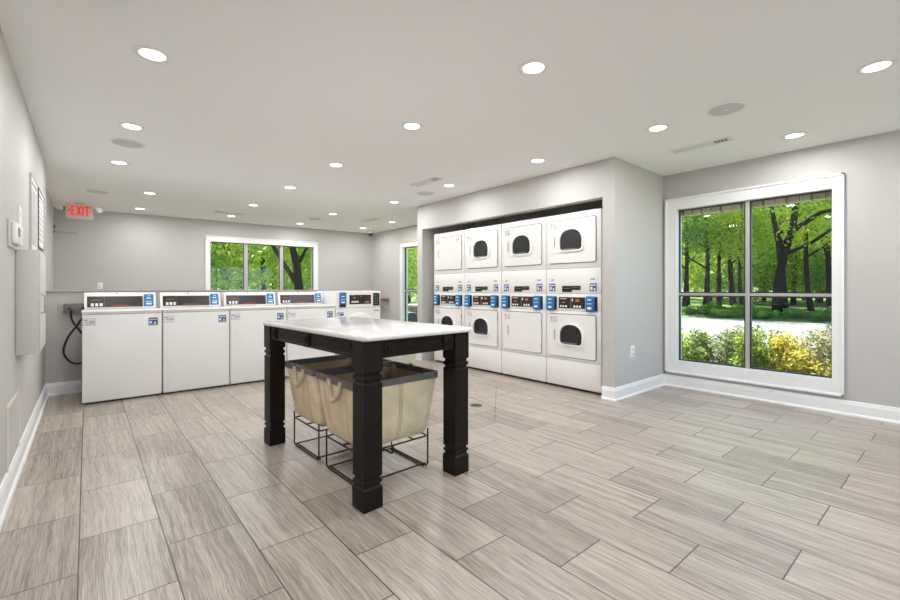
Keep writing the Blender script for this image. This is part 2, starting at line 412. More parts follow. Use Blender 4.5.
FILL_W4 = (.4, 3.9, .15, 2.25); FILL_W5 = (4.5, 8.0, .15, 2.25)  # added rear windows, out of view, letting in daylight to lift the ceiling
wall_holes(XR - XW, .2, [FILL_W4, FILL_W5], 'wall_rear', (XR, YW, 0), PI)
for i_, w_ in ((4, FILL_W4), (5, FILL_W5)): window('window_%d' % i_, (XR, YW, 0), PI, w_, (w_[0] - .07, w_[1] + .07, .08, 2.32), [w_[0] + 1.17, w_[0] + 2.34], [])
# exterior brick header over the right window and unseen overhang added to keep direct sun out
m = MB()
for k in range(17): m.box(XR + .15, XR + .26, .60 + k * .1, .692 + k * .1, 2.045, 2.35, .004)
struct(m.build('trim_2', BRICK))
m = MB(); m.box(XR + .141, XR + 1.0, -6, 9.6, 2.62, 2.75); m.box(-.8, XR + 1.0, 10.0, 10.9, 2.62, 2.75); struct(m.build('trim_sun_block', SUNBLOCK))

# ------------------------------------------------------------------ ceiling fixtures
def disc_prof(r, z0, z1): return [(r, z0), (r, z1)]
def downlight():
    root = empty('recessed_downlight')
    m = MB(); m.lathe([(.062, 0), (.064, -.003), (.070, -.006), (.088, -.006), (.095, -.001), (.095, 0)], 32); o = m.build('trim_ring', TRIM, root, True)
    m = MB(); m.lathe([(.001, -.004), (.062, -.004), (.062, -.001), (.001, -.001)], 32); m.build('diffuser', GLOW, root)
    return root
LIGHTS = [
 (.292, 3.03, 'nearest of the left row of ceiling lights, big and bright above the left wall side'),
 (.288, 4.48, 'second of the left row of ceiling lights, just before the round grille'),
 (.263, 5.84, 'third of the left row of ceiling lights, just past the round grille'),
 (.682, 7.40, 'small ceiling light at upper left, right of the thin far grille'),
 (.683, 8.92, 'farthest left ceiling light, close to the back wall right of the exit sign'),
 (2.109, 1.68, 'large ceiling light over the white table, nearest of the middle row'),
 (2.081, 2.94, 'second ceiling light of the middle row, above the table end'),
 (2.093, 4.40, 'third ceiling light of the middle row, behind the table'),
 (2.082, 5.77, 'fourth ceiling light of the middle row, over the top load washers'),
 (2.06, 7.35, 'fifth ceiling light of the middle row, behind the half wall'),
 (2.054, 8.72, 'last ceiling light of the middle row, just before the back window'),
 (3.709, .30, 'ceiling light at the right edge of the photo, cut by the frame'),
 (3.702, 1.62, 'ceiling light left of the large round speaker near the right window'),
 (3.66, 2.86, 'ceiling light above the two nearest dryers'),
 (3.642, 4.30, 'ceiling light by the linear vent above the far dryers'),
 (3.67, 5.67, 'ceiling light left of the far end of the dryer alcove'),
 (3.406, 7.29, 'small ceiling light in the far room right of the back window'),
 (3.373, 8.78, 'tiny ceiling light nearest the back wall above the back window'),
 (4.807, .91, 'ceiling light over the right window beyond the long vent'),
 (4.723, 7.37, 'far ceiling light past the dryer alcove, above the far side window'),
 (4.69, 8.51, 'farthest right ceiling light, beside the corner dome camera'),
]
ADDED_LIGHTS = [(.29, 1.5), (.29, .1), (2.1, .2), (2.1, -1.4), (3.7, -1.3), (4.8, -.6), (.29, -1.4), (-1.6, 1.5), (-1.6, 0), (-1.6, -1.5)]  # unseen lamps added behind the camera for more room light
lampdata = bpy.data.lights.new('downlight_lamp', 'AREA'); lampdata.shape = 'DISK'; lampdata.size = .12; lampdata.energy = LAMP_W; lampdata.color = (.965, .975, .985)
proto = downlight()
for i, L_ in enumerate(LIGHTS + [(a, b, 'added ceiling light behind the camera, unseen, there to brighten the room') for a, b in ADDED_LIGHTS]):
    o = proto if i == 0 else copy_tree(proto)
    o.location = (L_[0], L_[1], H)
    tag(o, L_[2], 'ceiling light', 'round recessed ceiling lights')
    lo = bpy.data.objects.new('downlight_lamp', lampdata); C.objects.link(lo); lo.parent = o; lo.location = (0, 0, -.012)
def speaker(x, y, label):
    root = empty('ceiling_speaker', (x, y, H))
    m = MB(); m.lathe([(.118, 0), (.118, -.004), (.135, -.007), (.14, 0)], 36); m.build('trim_ring', TRIM, root, True)
    m = MB(); m.lathe([(.118, 0), (.118, -.004), (.05, -.009), (.001, -.010)], 36); m.build('grille', SPEAK, root, True)
    m = MB(); m.lathe([(.012, -.009), (.010, -.013), (.001, -.014)], 12); m.build('centre_badge', TRIM, root, True)
    tag(root, label, 'ceiling speaker', 'round ceiling speakers')
speaker(3.707, 1.114, 'large round white ceiling speaker above and left of the right window')
speaker(.293, 5.02, 'round grey ceiling speaker between lights above the left washers')
speaker(.105, 7.76, 'thin round ceiling speaker above the red exit sign')
speaker(3.683, 4.88, 'round ceiling speaker at the top left corner of the dryer alcove')
speaker(3.38, 8.03, 'faint far ceiling speaker above the back window')
def vent(x, y, rz, label, L=.52, Wd=.13):
    root = empty('ceiling_vent', (x, y, H), rz)
    m = MB(); frame_box_xy(m, -L / 2, L / 2, -Wd / 2, Wd / 2, .022, -.008, 0); m.build('frame', VENTW, root)
    m = MB(); m.box(-L / 2 + .02, L / 2 - .02, -Wd / 2 + .02, Wd / 2 - .02, -.0015, 0); m.build('backing', SEAM, root)
    m = MB()
    for k in range(7):
        y_ = -Wd / 2 + .03 + k * (Wd - .06) / 6
        m.box(-L / 2 + .022, L / 2 - .14, y_ - .0065, y_ + .0065, -.006, -.002)
    m.build('louvre', VENTW, root)
    m = MB()
    for k in range(4):
        x_ = L / 2 - .12 + k * .028
        m.box(x_, x_ + .006, -Wd / 2 + .022, Wd / 2 - .022, -.006, -.002)
    m.build('damper_slat', VENTW, root)
    tag(root, label, 'air vent', 'ceiling air vents')
def frame_box_xy(m, x0, x1, y0, y1, w, z0, z1):
    m.box(x0, x0 + w, y0, y1, z0, z1); m.box(x1 - w, x1, y0, y1, z0, z1); m.box(x0 + w, x1 - w, y1 - w, y1, z0, z1); m.box(x0 + w, x1 - w, y0, y0 + w, z0, z1)
vent(4.45, 1.55, -PI / 2, 'long white ceiling vent with a dark end near the right window')
vent(3.29, 4.34, -PI / 2, 'ceiling vent left of the light above the far dryers')
vent(1.95, 8.38, PI, 'narrow ceiling vent in the far room above the back window left end')
vent(4.25, 7.45, -PI / 2, 'small far ceiling vent between lights near the corner dome camera')

# ------------------------------------------------------------------ machines
def cardreader(m1, x0, x1, z0, z1, y):
    """blue badge with rounded ends"""
    return m1
def marks(parent, rects, y, mtl, name, t=.0012):
    m = MB()
    for (a, b, c, d) in rects: m.box(a, b, y - t, y, c, d)
    return m.build(name, mtl, parent)

WW = .675
def top_loader():
    root = empty('top_load_washer'); g = .006; D = .63
    m = MB(); m.box(g, WW - g, 0, D, .018, .925, .012, 3); m.build('cabinet', ENAMEL, root, True)
    m = MB(); m.box(.03, WW - .03, .03, D - .03, 0, .02); m.build('base', BLACK, root)
    m = MB(); m.box(.002, WW - .002, -.012, .40, .918, .942, .009, 3); m.build('lid', ENAMEL, root, True)
    m = MB(); m.box(g + .01, WW - g - .01, -.0015, .002, .900, .905); m.build('front_seam', SEAM, root)
    m = MB()
    for x in (.045, .33, WW - .05): m.box(x - .012, x + .012, .006, .03, .004, .02)
    m.build('levelling_foot', BLACK, root)
    m = MB(); m.prism([(.40, .925), (.37, .955), (.405, 1.105), (.42, 1.122), (.60, 1.122), (.60, .925)], 'x', .022, WW - .022)
    con = m.build('console', ENAMEL, root, True)
    # sloped console face: use a transform
    def F(y0): # place at face: build in local frame rotated
        return Matrix.Translation((0, .37, .955)) @ Matrix.Rotation(-math.atan2(.035, .15), 4, 'X')
    T = F(0)
    m = MB(); m.box(.045, .53, -.004, .004, .008, .128, mtx=T); d = m.build('display_panel', DISP, root)
    m = MB()
    for k in range(3): m.box(.075 + k * .037, .100 + k * .037, -.008, -.003, .018, .052, .003, 1, mtx=T)
    m.build('button', WHITEP, d)
    m = MB(); m.box(.188, .190, -.005, -.003, .012, .12, mtx=T); m.build('divider', GREYP, d)
    m = MB(); m.box(.26, .40, -.005, -.003, .022, .030, mtx=T); m.box(.24, .44, -.005, -.003, .014, .018, mtx=T); m.build('red_strip', RED, d)
    m = MB(); m.box(.08, .16, -.005, -.003, .085, .09, mtx=T); m.build('print', ORANGE, d)
    m = MB(); m.box(.54, .632, -.012, .012, .010, .150, .008, 2, mtx=T); cr = m.build('card_reader', BLUE, root, True)
    m = MB(); m.box(.545, .627, -.006, .006, -.012, .012, .003, 1, mtx=T); m.build('reader_base', ENAMEL_D, cr)
    m = MB(); m.box(.556, .616, -.0135, -.0115, .06, .066, mtx=T); m.box(.566, .606, -.0135, -.0115, .095, .107, mtx=T); m.box(.560, .612, -.0135, -.0115, .028, .046, mtx=T); m.box(.575, .6, -.0135, -.0115, .125, .131, mtx=T); m.build('reader_print', WHITEP, cr)
    m = MB(); m.lathe([(.006, 0), (.006, .004)], 10, (.30, .4035, 1.112), 'y'); m.build('lock', BLACK, root)
    # stickers on the cabinet front
    m = MB(); m.ring([(.014, .795), (.108, .795), (.108, .862), (.014, .862)], [(.017, .798), (.105, .798), (.105, .859), (.017, .859)], 'y', -.0015, 0); lb = m.build('instruction_label', GREYP, root)
    marks(lb, [(.022, .05, .84, .851), (.056, .10, .836, .842), (.028, .06, .822, .828), (.066, .08, .818, .83), (.085, .098, .820, .832), (.03, .095, .806, .810)], -.0006, GREYP, 'label_print')
    m = MB(); m.box(.55, .632, -.0015, 0, .768, .852); st = m.build('blue_sticker', NAVY, root)
    marks(st, [(.555, .627, .828, .836), (.555, .58, .79, .815), (.60, .615, .785, .806), (.555, .627, .773, .777)], -.0015, WHITEP, 'sticker_print')
    return root
WL = ['leftmost top load washer, standing beside the black hose and grey junction box', 'second top load washer from the left, between two others below the half wall',
      'third top load washer from the left, partly behind the table leg', 'fourth top load washer, right beside the front load washer behind the table']
p = top_loader()
for i in range(4):
    o = p if i == 0 else copy_tree(p)
    o.location = (-.046 + i * WW, 5.6, 0); tag(o, 'white ' + WL[i], 'washing machine', 'row of top load washers')

def front_loader():
    root = empty('front_load_washer', (2.662, 5.6, 0)); w = .72; D = .68
    m = MB(); m.box(0, w, 0, D, .02, 1.135, .012, 3); m.build('cabinet', ENAMEL, root, True)
    m = MB(); m.box(.03, w - .03, .03, D - .03, 0, .02); m.build('base', BLACK, root)
    m = MB(); m.box(.01, w - .01, -.0015, .003, .892, .896); m.build('front_seam', SEAM, root)
    m = MB(); m.box(.205, .555, -.008, .002, .945, 1.08, .004, 1); d = m.build('display_panel', DISP, root)
    m = MB(); m.box(.44, .55, -.0095, -.0075, .95, 1.075); m.build('red_display', mat('maroon_panel', (.06, .01, .012), .3), d)
    m = MB()
    for k in range(4): m.box(.235 + k * .03, .256 + k * .03, -.011, -.007, .965, .99, .002, 1)
    m.box(.38, .386, -.011, -.007, 1.05, 1.056); m.box(.46, .52, -.0105, -.0075, .968, .976); m.build('button', WHITEP, d)
    m = MB(); m.box(.26, .30, -.0095, -.0075, 1.03, 1.045); m.build('print', ORANGE, d)
    m = MB(); m.box(.05, .15, -.010, .002, .905, 1.115, .008, 2); bk = m.build('reader_housing', BLACK, root, True)
    m = MB(); m.box(.045, .148, -.026, -.008, .945, 1.108, .01, 2); cr = m.build('card_reader', BLUE, root, True)
    m = MB(); m.box(.062, .132, -.028, -.0255, 1.01, 1.016); m.box(.07, .12, -.028, -.0255, 1.05, 1.062); m.box(.07, .12, -.028, -.0255, .965, .985); m.build('reader_print', WHITEP, cr)
    m = MB(); m.box(.592, .70, -.008, .002, .915, 1.105, .008, 2); kp = m.build('keypad', BLACK, root, True)
    m = MB()
    for j in range(4):
        for k in range(2): m.box(.615 + k * .035, .632 + k * .035, -.010, -.0075, .94 + j * .038, .952 + j * .038)
    m.build('keypad_print', GREYP, kp)
    m = MB(); m.box(.015, .115, -.0015, 0, .785, .83); st = m.build('blue_sticker', NAVY, root); marks(st, [(.02, .11, .815, .822), (.02, .06, .792, .806)], -.0015, WHITEP, 'sticker_print')
    m = MB(); m.box(.60, .70, -.004, 0, .835, .85); m.build('coin_slot', GREYP, root)
    m = MB(); m.lathe([(.27, -.002), (.27, -.02), (.25, -.035), (.19, -.04), (.175, -.02), (.175, -.004)], 40, (.36, 0, .555), 'y'); dr = m.build('door', ENAMEL, root, True)
    m = MB(); m.lathe([(.175, -.004), (.172, -.03), (.12, -.05), (.001, -.055)], 40, (.36, 0, .555), 'y'); m.build('door_glass', DARKGL, dr, True)
    m = MB(); m.box(.105, .125, -.055, -.03, .53, .63, .005); m.build('handle', CHROME, dr)
    return tag(root, 'white front load washer with round door, at the right end of the washer row', 'washing machine')
front_loader()

DW = .730
def dshape(x0, x1, z0, z1, r=.045, n=12):
    """arched top, flat bottom outline"""
    pts = []
    cx = (x0 + x1) / 2; a = (x1 - x0) / 2; hb = (z1 - z0) * .58
    zc = z1 - hb
    for k in range(2 * n + 1):
        t = PI * k / (2 * n); ex = .88
        c_, s_ = math.cos(t), math.sin(t)
        pts.append((cx + a * math.copysign(abs(c_) ** ex, c_), zc + hb * abs(s_) ** ex))
    for k in range(1, 6):
        t = PI + PI / 2 * k / 5; pts.append((x0 + r + r * math.cos(t), z0 + r + r * math.sin(t)))
    for k in range(0, 5):
        t = 1.5 * PI + PI / 2 * k / 5; pts.append((x1 - r + r * math.cos(t), z0 + r + r * math.sin(t)))
    return pts
def dryer(loc, upper, lower, label, corner_label=False, flip=False):
    root = empty('stacked_dryer', loc, -PI / 2); g = .003; D = .78
    m = MB(); m.box(g, DW - g, .012, D, .03, 2.04, .012, 2); m.build('cabinet', ENAMEL, root, True)
    m = MB(); m.box(.02, DW - .02, .04, D - .02, 0, .031); m.build('base', BLACK, root)
    m = MB(); m.box(g, DW - g, 0, .013, .03, .333, .005); m.build('base_panel', ENAMEL, root, True)
    m = MB(); m.box(g, DW - g, 0, .013, .337, .906, .005); m.build('lower_front', ENAMEL, root, True)
    m = MB(); m.box(g, DW - g, 0, .013, .910, 1.106, .005); m.build('control_strip', ENAMEL, root, True)
    m = MB(); m.box(g, DW - g, 0, .013, 1.110, 1.398, .005); m.build('middle_panel', ENAMEL, root, True)
    m = MB(); m.box(g, DW - g, 0, .013, 1.402, 2.04, .005); m.build('upper_front', ENAMEL, root, True)
    for (z0, z1, win) in ((.375, .865, lower), (1.465, 1.965, upper)):
        x0, x1 = .055, .665
        m = MB(); m.ring(rrect(x0 - .008, x1 + .008, z0 - .008, z1 + .008, .028), rrect(x0 + .002, x1 - .002, z0 + .002, z1 - .002, .02), 'y', -.001, .002); gk = m.build('door_gap', SEAM, root)
        wx0, wx1, wz0, wz1 = .205, .505, z0 + .145, z1 - .115
        if win:
            op = dshape(wx0, wx1, wz0, wz1)
            # door leaf ring from rounded rectangle to the window outline, resampled radially
            cx, cz = (wx0 + wx1) / 2, (wz0 + wz1) / 2
            def ray_to(poly, a):
                dx, dz = math.cos(a), math.sin(a); best = 0
                for (p1, q1), (p2, q2) in zip(poly, poly[1:] + poly[:1]):
                    ex, ez = p2 - p1, q2 - q1; den = dx * ez - dz * ex
                    if abs(den) < 1e-12: continue
                    t = ((p1 - cx) * ez - (q1 - cz) * ex) / den; s_ = ((p1 - cx) * dz - (q1 - cz) * dx) / den
                    if t > 0 and -1e-6 <= s_ <= 1 + 1e-6: best = max(best, t)
                return (cx + dx * best, cz + dz * best)
            outl = rrect(x0, x1, z0, z1, .02)
            angs = sorted(set([2 * PI * k / 72 for k in range(72)] + [math.atan2(q_ - cz, p_ - cx) % (2 * PI) for p_, q_ in outl]))
            O = [ray_to(outl, a) for a in angs]; I = [ray_to(op, a) for a in angs]
            m = MB(); m.ring(O, I, 'y', -.014, 0); dr = m.build('door', ENAMEL, root)
            def sc(poly, k): return [(cx + (a_ - cx) * k, cz + (b_ - cz) * k) for a_, b_ in poly]
            m = MB(); m.ring(sc(I, 1.13), sc(I, .99), 'y', -.030, -.012); m.build('window_rim', TRIM, dr, True)
            m = MB(); m.prism(sc(I, 1.0), 'y', -.010, -.004); m.build('door_glass', DARKGL, dr)
            m = MB(); m.box(.225, .43, -.0112, -.010, wz0 + .012, wz0 + .018); m.build('glass_print', GREYP, dr)
        else:
            m = MB(); m.prism(rrect(x0, x1, z0, z1, .02), 'y', -.014, 0); dr = m.build('door', ENAMEL, root)
        m = MB(); m.prism(rrect(.112, .152, (z0 + z1) / 2 - .085, (z0 + z1) / 2 + .085, .012), 'y', -.017, -.013); hd = m.build('handle', ENAMEL_D, dr, True)
        m = MB(); m.box(.125, .137, -.0185, -.0165, (z0 + z1) / 2 - .055, (z0 + z1) / 2 + .06); m.build('handle_slot', GREYP, hd)
        for zz in (z0 + .08, z1 - .11):
            m = MB(); m.box(x1 - .004, x1 + .012, -.016, -.004, zz - .03, zz + .03, .003); m.build('hinge', CHROME, dr)
        lz = z1 - .03
        m = MB(); m.ring([(.072, lz - .065), (.165, lz - .065), (.165, lz), (.072, lz)], [(.075, lz - .062), (.162, lz - .062), (.162, lz - .003), (.075, lz - .003)], 'y', -.0152, -.014)
        lb = m.build('instruction_label', GREYP, dr)
        marks(lb, [(.082, .098, lz - .028, lz - .01), (.108, .15, lz - .022, lz - .016), (.085, .12, lz - .048, lz - .042), (.13, .15, lz - .052, lz - .036)], -.0145, GREYP, 'label_print')
    if corner_label: marks(root, [(.54, .575, 1.905, 1.912), (.59, .615, 1.895, 1.915), (.555, .61, 1.88, 1.886)], -.0145, GREYP, 'corner_print')
    # control strip
    m = MB(); m.box(.178, .53, -.006, .002, .937, 1.067, .004, 1); d = m.build('display_panel', DISP, root)
    m = MB()
    for bx in (.20, .385):
        for k in range(3): m.box(bx + k * .036, bx + .024 + k * .036, -.009, -.005, .950, .972, .002, 1)
    m.box(.205, .29, -.0075, -.0055, 1.045, 1.052); m.box(.36, .375, -.0075, -.0055, 1.02, 1.05); m.build('button', WHITEP, d)
    m = MB(); m.box(.41, .46, -.0075, -.0055, 1.015, 1.045); m.box(.225, .27, -.0075, -.0055, 1.0, 1.012); m.build('orange_print', ORANGE, d)
    m = MB(); m.box(.345, .349, -.0075, -.0055, .94, 1.064); m.build('divider', GREYP, d)
    for x0 in (.022, .551):
        m = MB(); m.box(x0 + .02, x0 + .132, -.010, .002, .915, 1.075, .008, 2); hs = m.build('reader_housing', BLACK, root, True)
        m = MB(); m.box(x0, x0 + .108, -.035, -.004, .908, 1.08, .014, 3); cr = m.build('card_reader', BLUE, root, True)
        m = MB(); m.box(x0 + .03, x0 + .075, -.0368, -.0345, 1.035, 1.047); m.box(x0 + .022, x0 + .085, -.0368, -.0345, .993, 1.0); m.box(x0 + .03, x0 + .078, -.0368, -.0345, .935, .96); m.build('reader_print', WHITEP, cr)
    m = MB(); m.box(.228, .472, -.004, .002, 1.150, 1.198); m.box(.228, .36, -.004, .002, 1.128, 1.16); s_ = m.build('vent_slot', BLACK, root)
    marks(s_, [(.245, .33, 1.165, 1.17), (.37, .45, 1.175, 1.18)], -.004, GREYP, 'slot_print')
    for x0 in (.045, .588):
        m = MB(); m.box(x0, x0 + .085, -.0018, .002, 1.135, 1.225); st = m.build('blue_sticker', NAVY, root)
        marks(st, [(x0 + .008, x0 + .077, 1.198, 1.21), (x0 + .01, x0 + .035, 1.15, 1.185), (x0 + .05, x0 + .07, 1.145, 1.17)], -.0018, WHITEP, 'sticker_print')
    marks(root, [(.598, .612, 1.262, 1.28), (.617, .630, 1.262, 1.28), (.634, .65, 1.262, 1.28), (.07, .08, 1.262, 1.275), (.085, .11, 1.262, 1.275)], 0, GREYP, 'number_print')
    return tag(root, label, 'dryer', 'stacked dryers in the alcove')
dk = [(True, True, 'white stacked dryer nearest the camera, rightmost in the alcove, both doors with windows'),
      (True, False, 'white stacked dryer whose upper door has a window but lower door is blank'),
      (True, True, 'white stacked dryer between the blank lower door and the blank upper door stacks'),
      (False, True, 'leftmost white stacked dryer whose upper door has no window')]
for i, (u_, l_, lab) in enumerate(dk):
    dryer((4.25, 2.455 + .735 * (i + 1), 0), u_, l_, lab, corner_label=(i == 3))

# ------------------------------------------------------------------ table
TA = math.radians(2.6)
tb = empty('utility_table', (1.080, 1.951, 0), TA)
LW = .116; FX, FY = .765, 1.41; TZ = .886
def sqprof(m, x, y, prof):
    rows = []
    for r, z in prof:
        rows.append([m.b.verts.new((x + LW / 2 + sx * r, y + LW / 2 + sy * r, z)) for sx, sy in ((-1, -1), (1, -1), (1, 1), (-1, 1))])
    for a, b in zip(rows, rows[1:]):
        for i in range(4): m.b.faces.new((a[i], a[(i + 1) % 4], b[(i + 1) % 4], b[i]))
    m.b.faces.new(rows[0]); m.b.faces.new(list(reversed(rows[-1])))
h_ = LW / 2
prof = [(h_ - .004, 0), (h_, .004), (h_, .112), (h_ - .006, .118), (h_ - .010, .122), (h_ - .010, .132), (h_ - .003, .136), (h_ - .002, .144), (h_ - .003, .152), (h_ - .010, .156), (h_ - .010, .166), (h_ - .002, .172),
        (h_ - .002, .66), (h_ - .010, .666), (h_ - .010, .676), (h_ - .003, .680), (h_ - .002, .690), (h_ - .003, .700), (h_ - .010, .704), (h_ - .010, .716), (h_ - .002, .722), (h_, .726), (h_, TZ)]
for (lx, ly) in ((0, 0), (FX - LW, 0), (0, FY - LW), (FX - LW, FY - LW)):
    m = MB(); sqprof(m, lx, ly, prof); m.build('leg', ESP, tb)
# recessed flutes on legs: thin raised edge beads
def apron(x0, x1, y0, y1, axis):
    m = MB()
    z0, z1 = .788, TZ
    m.box(x0, x1, y0, y1, z0, z1)
    o = m.build('apron', ESP, tb)
    # raised mouldings on the outer face
    mm = MB()
    if axis == 'x':
        out = y0 - .008 if y0 < FY / 2 else y1 + .008
        a, b = sorted((out, y0 if y0 < FY / 2 else y1)); b += 0
        for (zz0, zz1) in ((z0, z0 + .014), (z1 - .014, z1)): mm.box(x0, x1, a, b, zz0, zz1, .002, 1)
        mm.box(x0 + .09, x1 - .09, a + .003, b, z0 + .028, z0 + .036); mm.box(x0 + .09, x1 - .09, a + .003, b, z1 - .036, z1 - .028)
    else:
        out = x0 - .008 if x0 < FX / 2 else x1 + .008
        a, b = sorted((out, x0 if x0 < FX / 2 else x1))
        for (zz0, zz1) in ((z0, z0 + .014), (z1 - .014, z1)): mm.box(a, b, y0, y1, zz0, zz1, .002, 1)
        mm.box(a + .003, b, y0 + .09, y1 - .09, z0 + .028, z0 + .036); mm.box(a + .003, b, y0 + .09, y1 - .09, z1 - .036, z1 - .028)
    mm.build('moulding', ESP, o)
    return o, out
def rosette(o, cx, cy, ax, s):
    m = MB(); zc = (.788 + TZ) / 2
    if ax == 'x':
        m.box(cx - .04, cx + .04, cy - .012 * (s < 0), cy + .012 * (s > 0), zc - .049, zc + .049, .003, 1)
        m.lathe([(.030, 0), (.030, s * .016), (.022, s * .018), (.018, s * .013), (.012, s * .013), (.008, s * .02), (.001, s * .021)], 20, (cx, cy, zc), 'y')
    else:
        m.box(cx - .012 * (s < 0), cx + .012 * (s > 0), cy - .04, cy + .04, zc - .049, zc + .049, .003, 1)
        m.lathe([(.030, 0), (.030, s * .016), (.022, s * .018), (.018, s * .013), (.012, s * .013), (.008, s * .02), (.001, s * .021)], 20, (cx, cy, zc), 'x')
    m.build('rosette_block', ESP, o)
o, q = apron(LW, FX - LW, .022, .047, 'x'); [rosette(o, cx, .022, 'x', -1) for cx in (LW + .045, FX - LW - .045)]
o, q = apron(LW, FX - LW, FY - .047, FY - .022, 'x'); [rosette(o, cx, FY - .022, 'x', 1) for cx in (LW + .045, FX - LW - .045)]
o, q = apron(.022, .047, LW, FY - LW, 'y'); [rosette(o, .022, cy, 'y', -1) for cy in (LW + .045, FY / 2, FY - LW - .045)]
o, q = apron(FX - .047, FX - .022, LW, FY - LW, 'y'); [rosette(o, FX - .022, cy, 'y', 1) for cy in (LW + .045, FY / 2, FY - LW - .045)]
ov = .024
m = MB(); R_ = .035
outl = lambda e: rrect(-ov + .008 + e, FX + ov - e, -ov + e, FY + .010 - e, R_ - e * .5, 6)
rows = []
for e, z in ((.012, TZ), (.004, TZ + .003), (0, TZ + .010), (0, TZ + .020), (.004, TZ + .027), (.010, TZ + .030)):
    rows.append([m.b.verts.new((u, v, z)) for u, v in outl(e)])
for a, b in zip(rows, rows[1:]):
    n_ = len(a)
    for i in range(n_): m.b.faces.new((a[i], a[(i + 1) % n_], b[(i + 1) % n_], b[i]))
m.b.faces.new(rows[0]); m.b.faces.new(list(reversed(rows[-1])))
m.build('tabletop', QUARTZ, tb, True)
tag(tb, 'dark espresso table with four grooved square legs and glossy white stone top', 'table')

# ------------------------------------------------------------------ canvas basket carts
def cart(loc, rz, label, flip=1):
    root = empty('laundry_cart', loc, rz)
    RX, RY, BX, BY, zt, zb = .302, .255, .243, .215, .618, .222
    nseg = 10; ring_n = 10
    def rect_loop(hx, hy, z, r, sag=0, n=12):
        pts = []
        base = rrect(-hx, hx, -hy, hy, r, 3)
        # subdivide sides
        P = []
        for i in range(len(base)):
            a = base[i]; b = base[(i + 1) % len(base)]; L = math.hypot(a[0] - b[0], a[1] - b[1]); k = max(1, int(L / .05))
            for t in range(k): P.append((a[0] + (b[0] - a[0]) * t / k, a[1] + (b[1] - a[1]) * t / k))
        return P
    def basket(off, mname, mtl, name, par):
        m = MB(); rows = []
        base = rect_loop(1, 1, 0, .0001)
        N_ = 16
        ref = rect_loop(RX, RY, 0, .03)
        for j in range(N_ + 1):
            t = j / N_; z = zb + (zt - zb) * t
            hx = BX + (RX - BX) * t ** .9; hy = BY + (RY - BY) * t ** .9
            if t < .12: hx -= .02 * (1 - t / .12) ** 2; hy -= .02 * (1 - t / .12) ** 2
            row = []
            for (x, y) in ref:
                u, v = x / RX, y / RY
                bul = .012 * math.sin(PI * t)
                wob = .0025 * math.sin(9 * u + 5 * t) + .002 * math.sin(13 * v + 7 * t)
                px, py = u * (hx - off), v * (hy - off)
                if abs(abs(u) - 1) < .02: px += math.copysign((bul * (1 - v * v) + wob), u)
                if abs(abs(v) - 1) < .02: py += math.copysign((bul * (1 - u * u) + wob), v)
                row.append(m.b.verts.new((px, py, z + off * (j == 0))))
            rows.append(row)
        for a, b in zip(rows, rows[1:]):
            n_ = len(a)
            for i in range(n_): m.b.faces.new((a[i], a[(i + 1) % n_], b[(i + 1) % n_], b[i]))
        c = m.b.verts.new((0, 0, zb - .012 + off))
        for i in range(len(rows[0])): m.b.faces.new((rows[0][i], c, rows[0][(i + 1) % len(rows[0])]))
        o = m.build(name, mtl, par, True)
        return o
    bk = basket(0, '', CANVAS, 'canvas_basket', root)
    basket(.004, '', CANVIN, 'lining', bk)
    # rim band
    m = MB(); ro = rrect(-RX - .008, RX + .008, -RY - .008, RY + .008, .03, 4); ri = rrect(-RX + .006, RX - .006, -RY + .006, RY - .006, .022, 4)
    m.ring(ro, ri, 'z', zt - .034, zt + .006); m.build('rim_band', BAND, root, True)
    # seams
    def wallp(side, s, t):
        """point on outer surface: side 'x-','x+','y-','y+', s in -1..1, t height"""
        hx = BX + (RX - BX) * t ** .9; hy = BY + (RY - BY) * t ** .9; bul = .012 * math.sin(PI * t) * (1 - s * s); z = zb + (zt - zb) * t
        e = .004
        return {'x-': (-hx - bul - e, s * hy, z), 'x+': (hx + bul + e, s * hy, z), 'y-': (s * hx, -hy - bul - e, z), 'y+': (s * hx, hy + bul + e, z)}[side]
    for side in ('y-', 'y+'):
        m = MB()
        for s in (.0, .075): m.tube([wallp(side, s, t / 10) for t in range(0, 10)], .0022, 4)
        for t in range(1, 27): 
            a = Vector(wallp(side, .037, t / 30 * .95)); m.box(a.x - .006, a.x + .006, a.y - .0025, a.y + .0025, a.z - .002, a.z + .002)
        m.build('side_seam', STITCH, bk)
    for side in ('x-', 'x+'):
        m = MB(); m.tube([wallp(side, -.55, .9 - .8 * t / 8) for t in range(9)] + [wallp(side, -.55 + 1.1 * t / 8, .1) for t in range(1, 8)] + [wallp(side, .55, .1 + .8 * t / 8) for t in range(9)], .0022, 4)
        m.build('pocket_seam', STITCH, bk)
    # rivets
    m = MB()
    for side in ('x-', 'x+'):
        for s in (-.28, .28): a = wallp(side, s, .86); m.lathe([(.010, -.004), (.010, .003), (.005, .004)], 10, a, 'x')
    m.build('grommet', GREYM, bk)
    # rope handles
    for sx in (-1, 1):
        pts = []
        for k in range(15):
            t = k / 14; y = -.075 + .15 * t - .03; z = zt - .028 - .10 * math.sin(PI * t) ** .8 + (.02 if k in (0, 14) else 0)
            pts.append((sx * (RX + .008 + .018 * math.sin(PI * t)), y, z))
        m = MB(); m.tube(pts, .0125, 8)
        m.lathe([(.013, -.014), (.015, 0), (.013, .014)], 10, (sx * (RX + .012), -.105, zt - .02), 'z'); m.lathe([(.013, -.014), (.015, 0), (.013, .014)], 10, (sx * (RX + .012), .045, zt - .02), 'z')
        m.build('rope_handle', ROPE, root, True)
    m = MB(); m.tube(fillet([(RX - .02, .03, zt), (RX - .02, .03, zt + .02), (RX - .02, -.0, zt + .02), (RX - .02, 0, zt)], .01, 3), .004, 6); m.build('metal_loop', WIRE, root)
    # wire frame
    fx, fy = .250, .212; r = .0055
    m = MB()
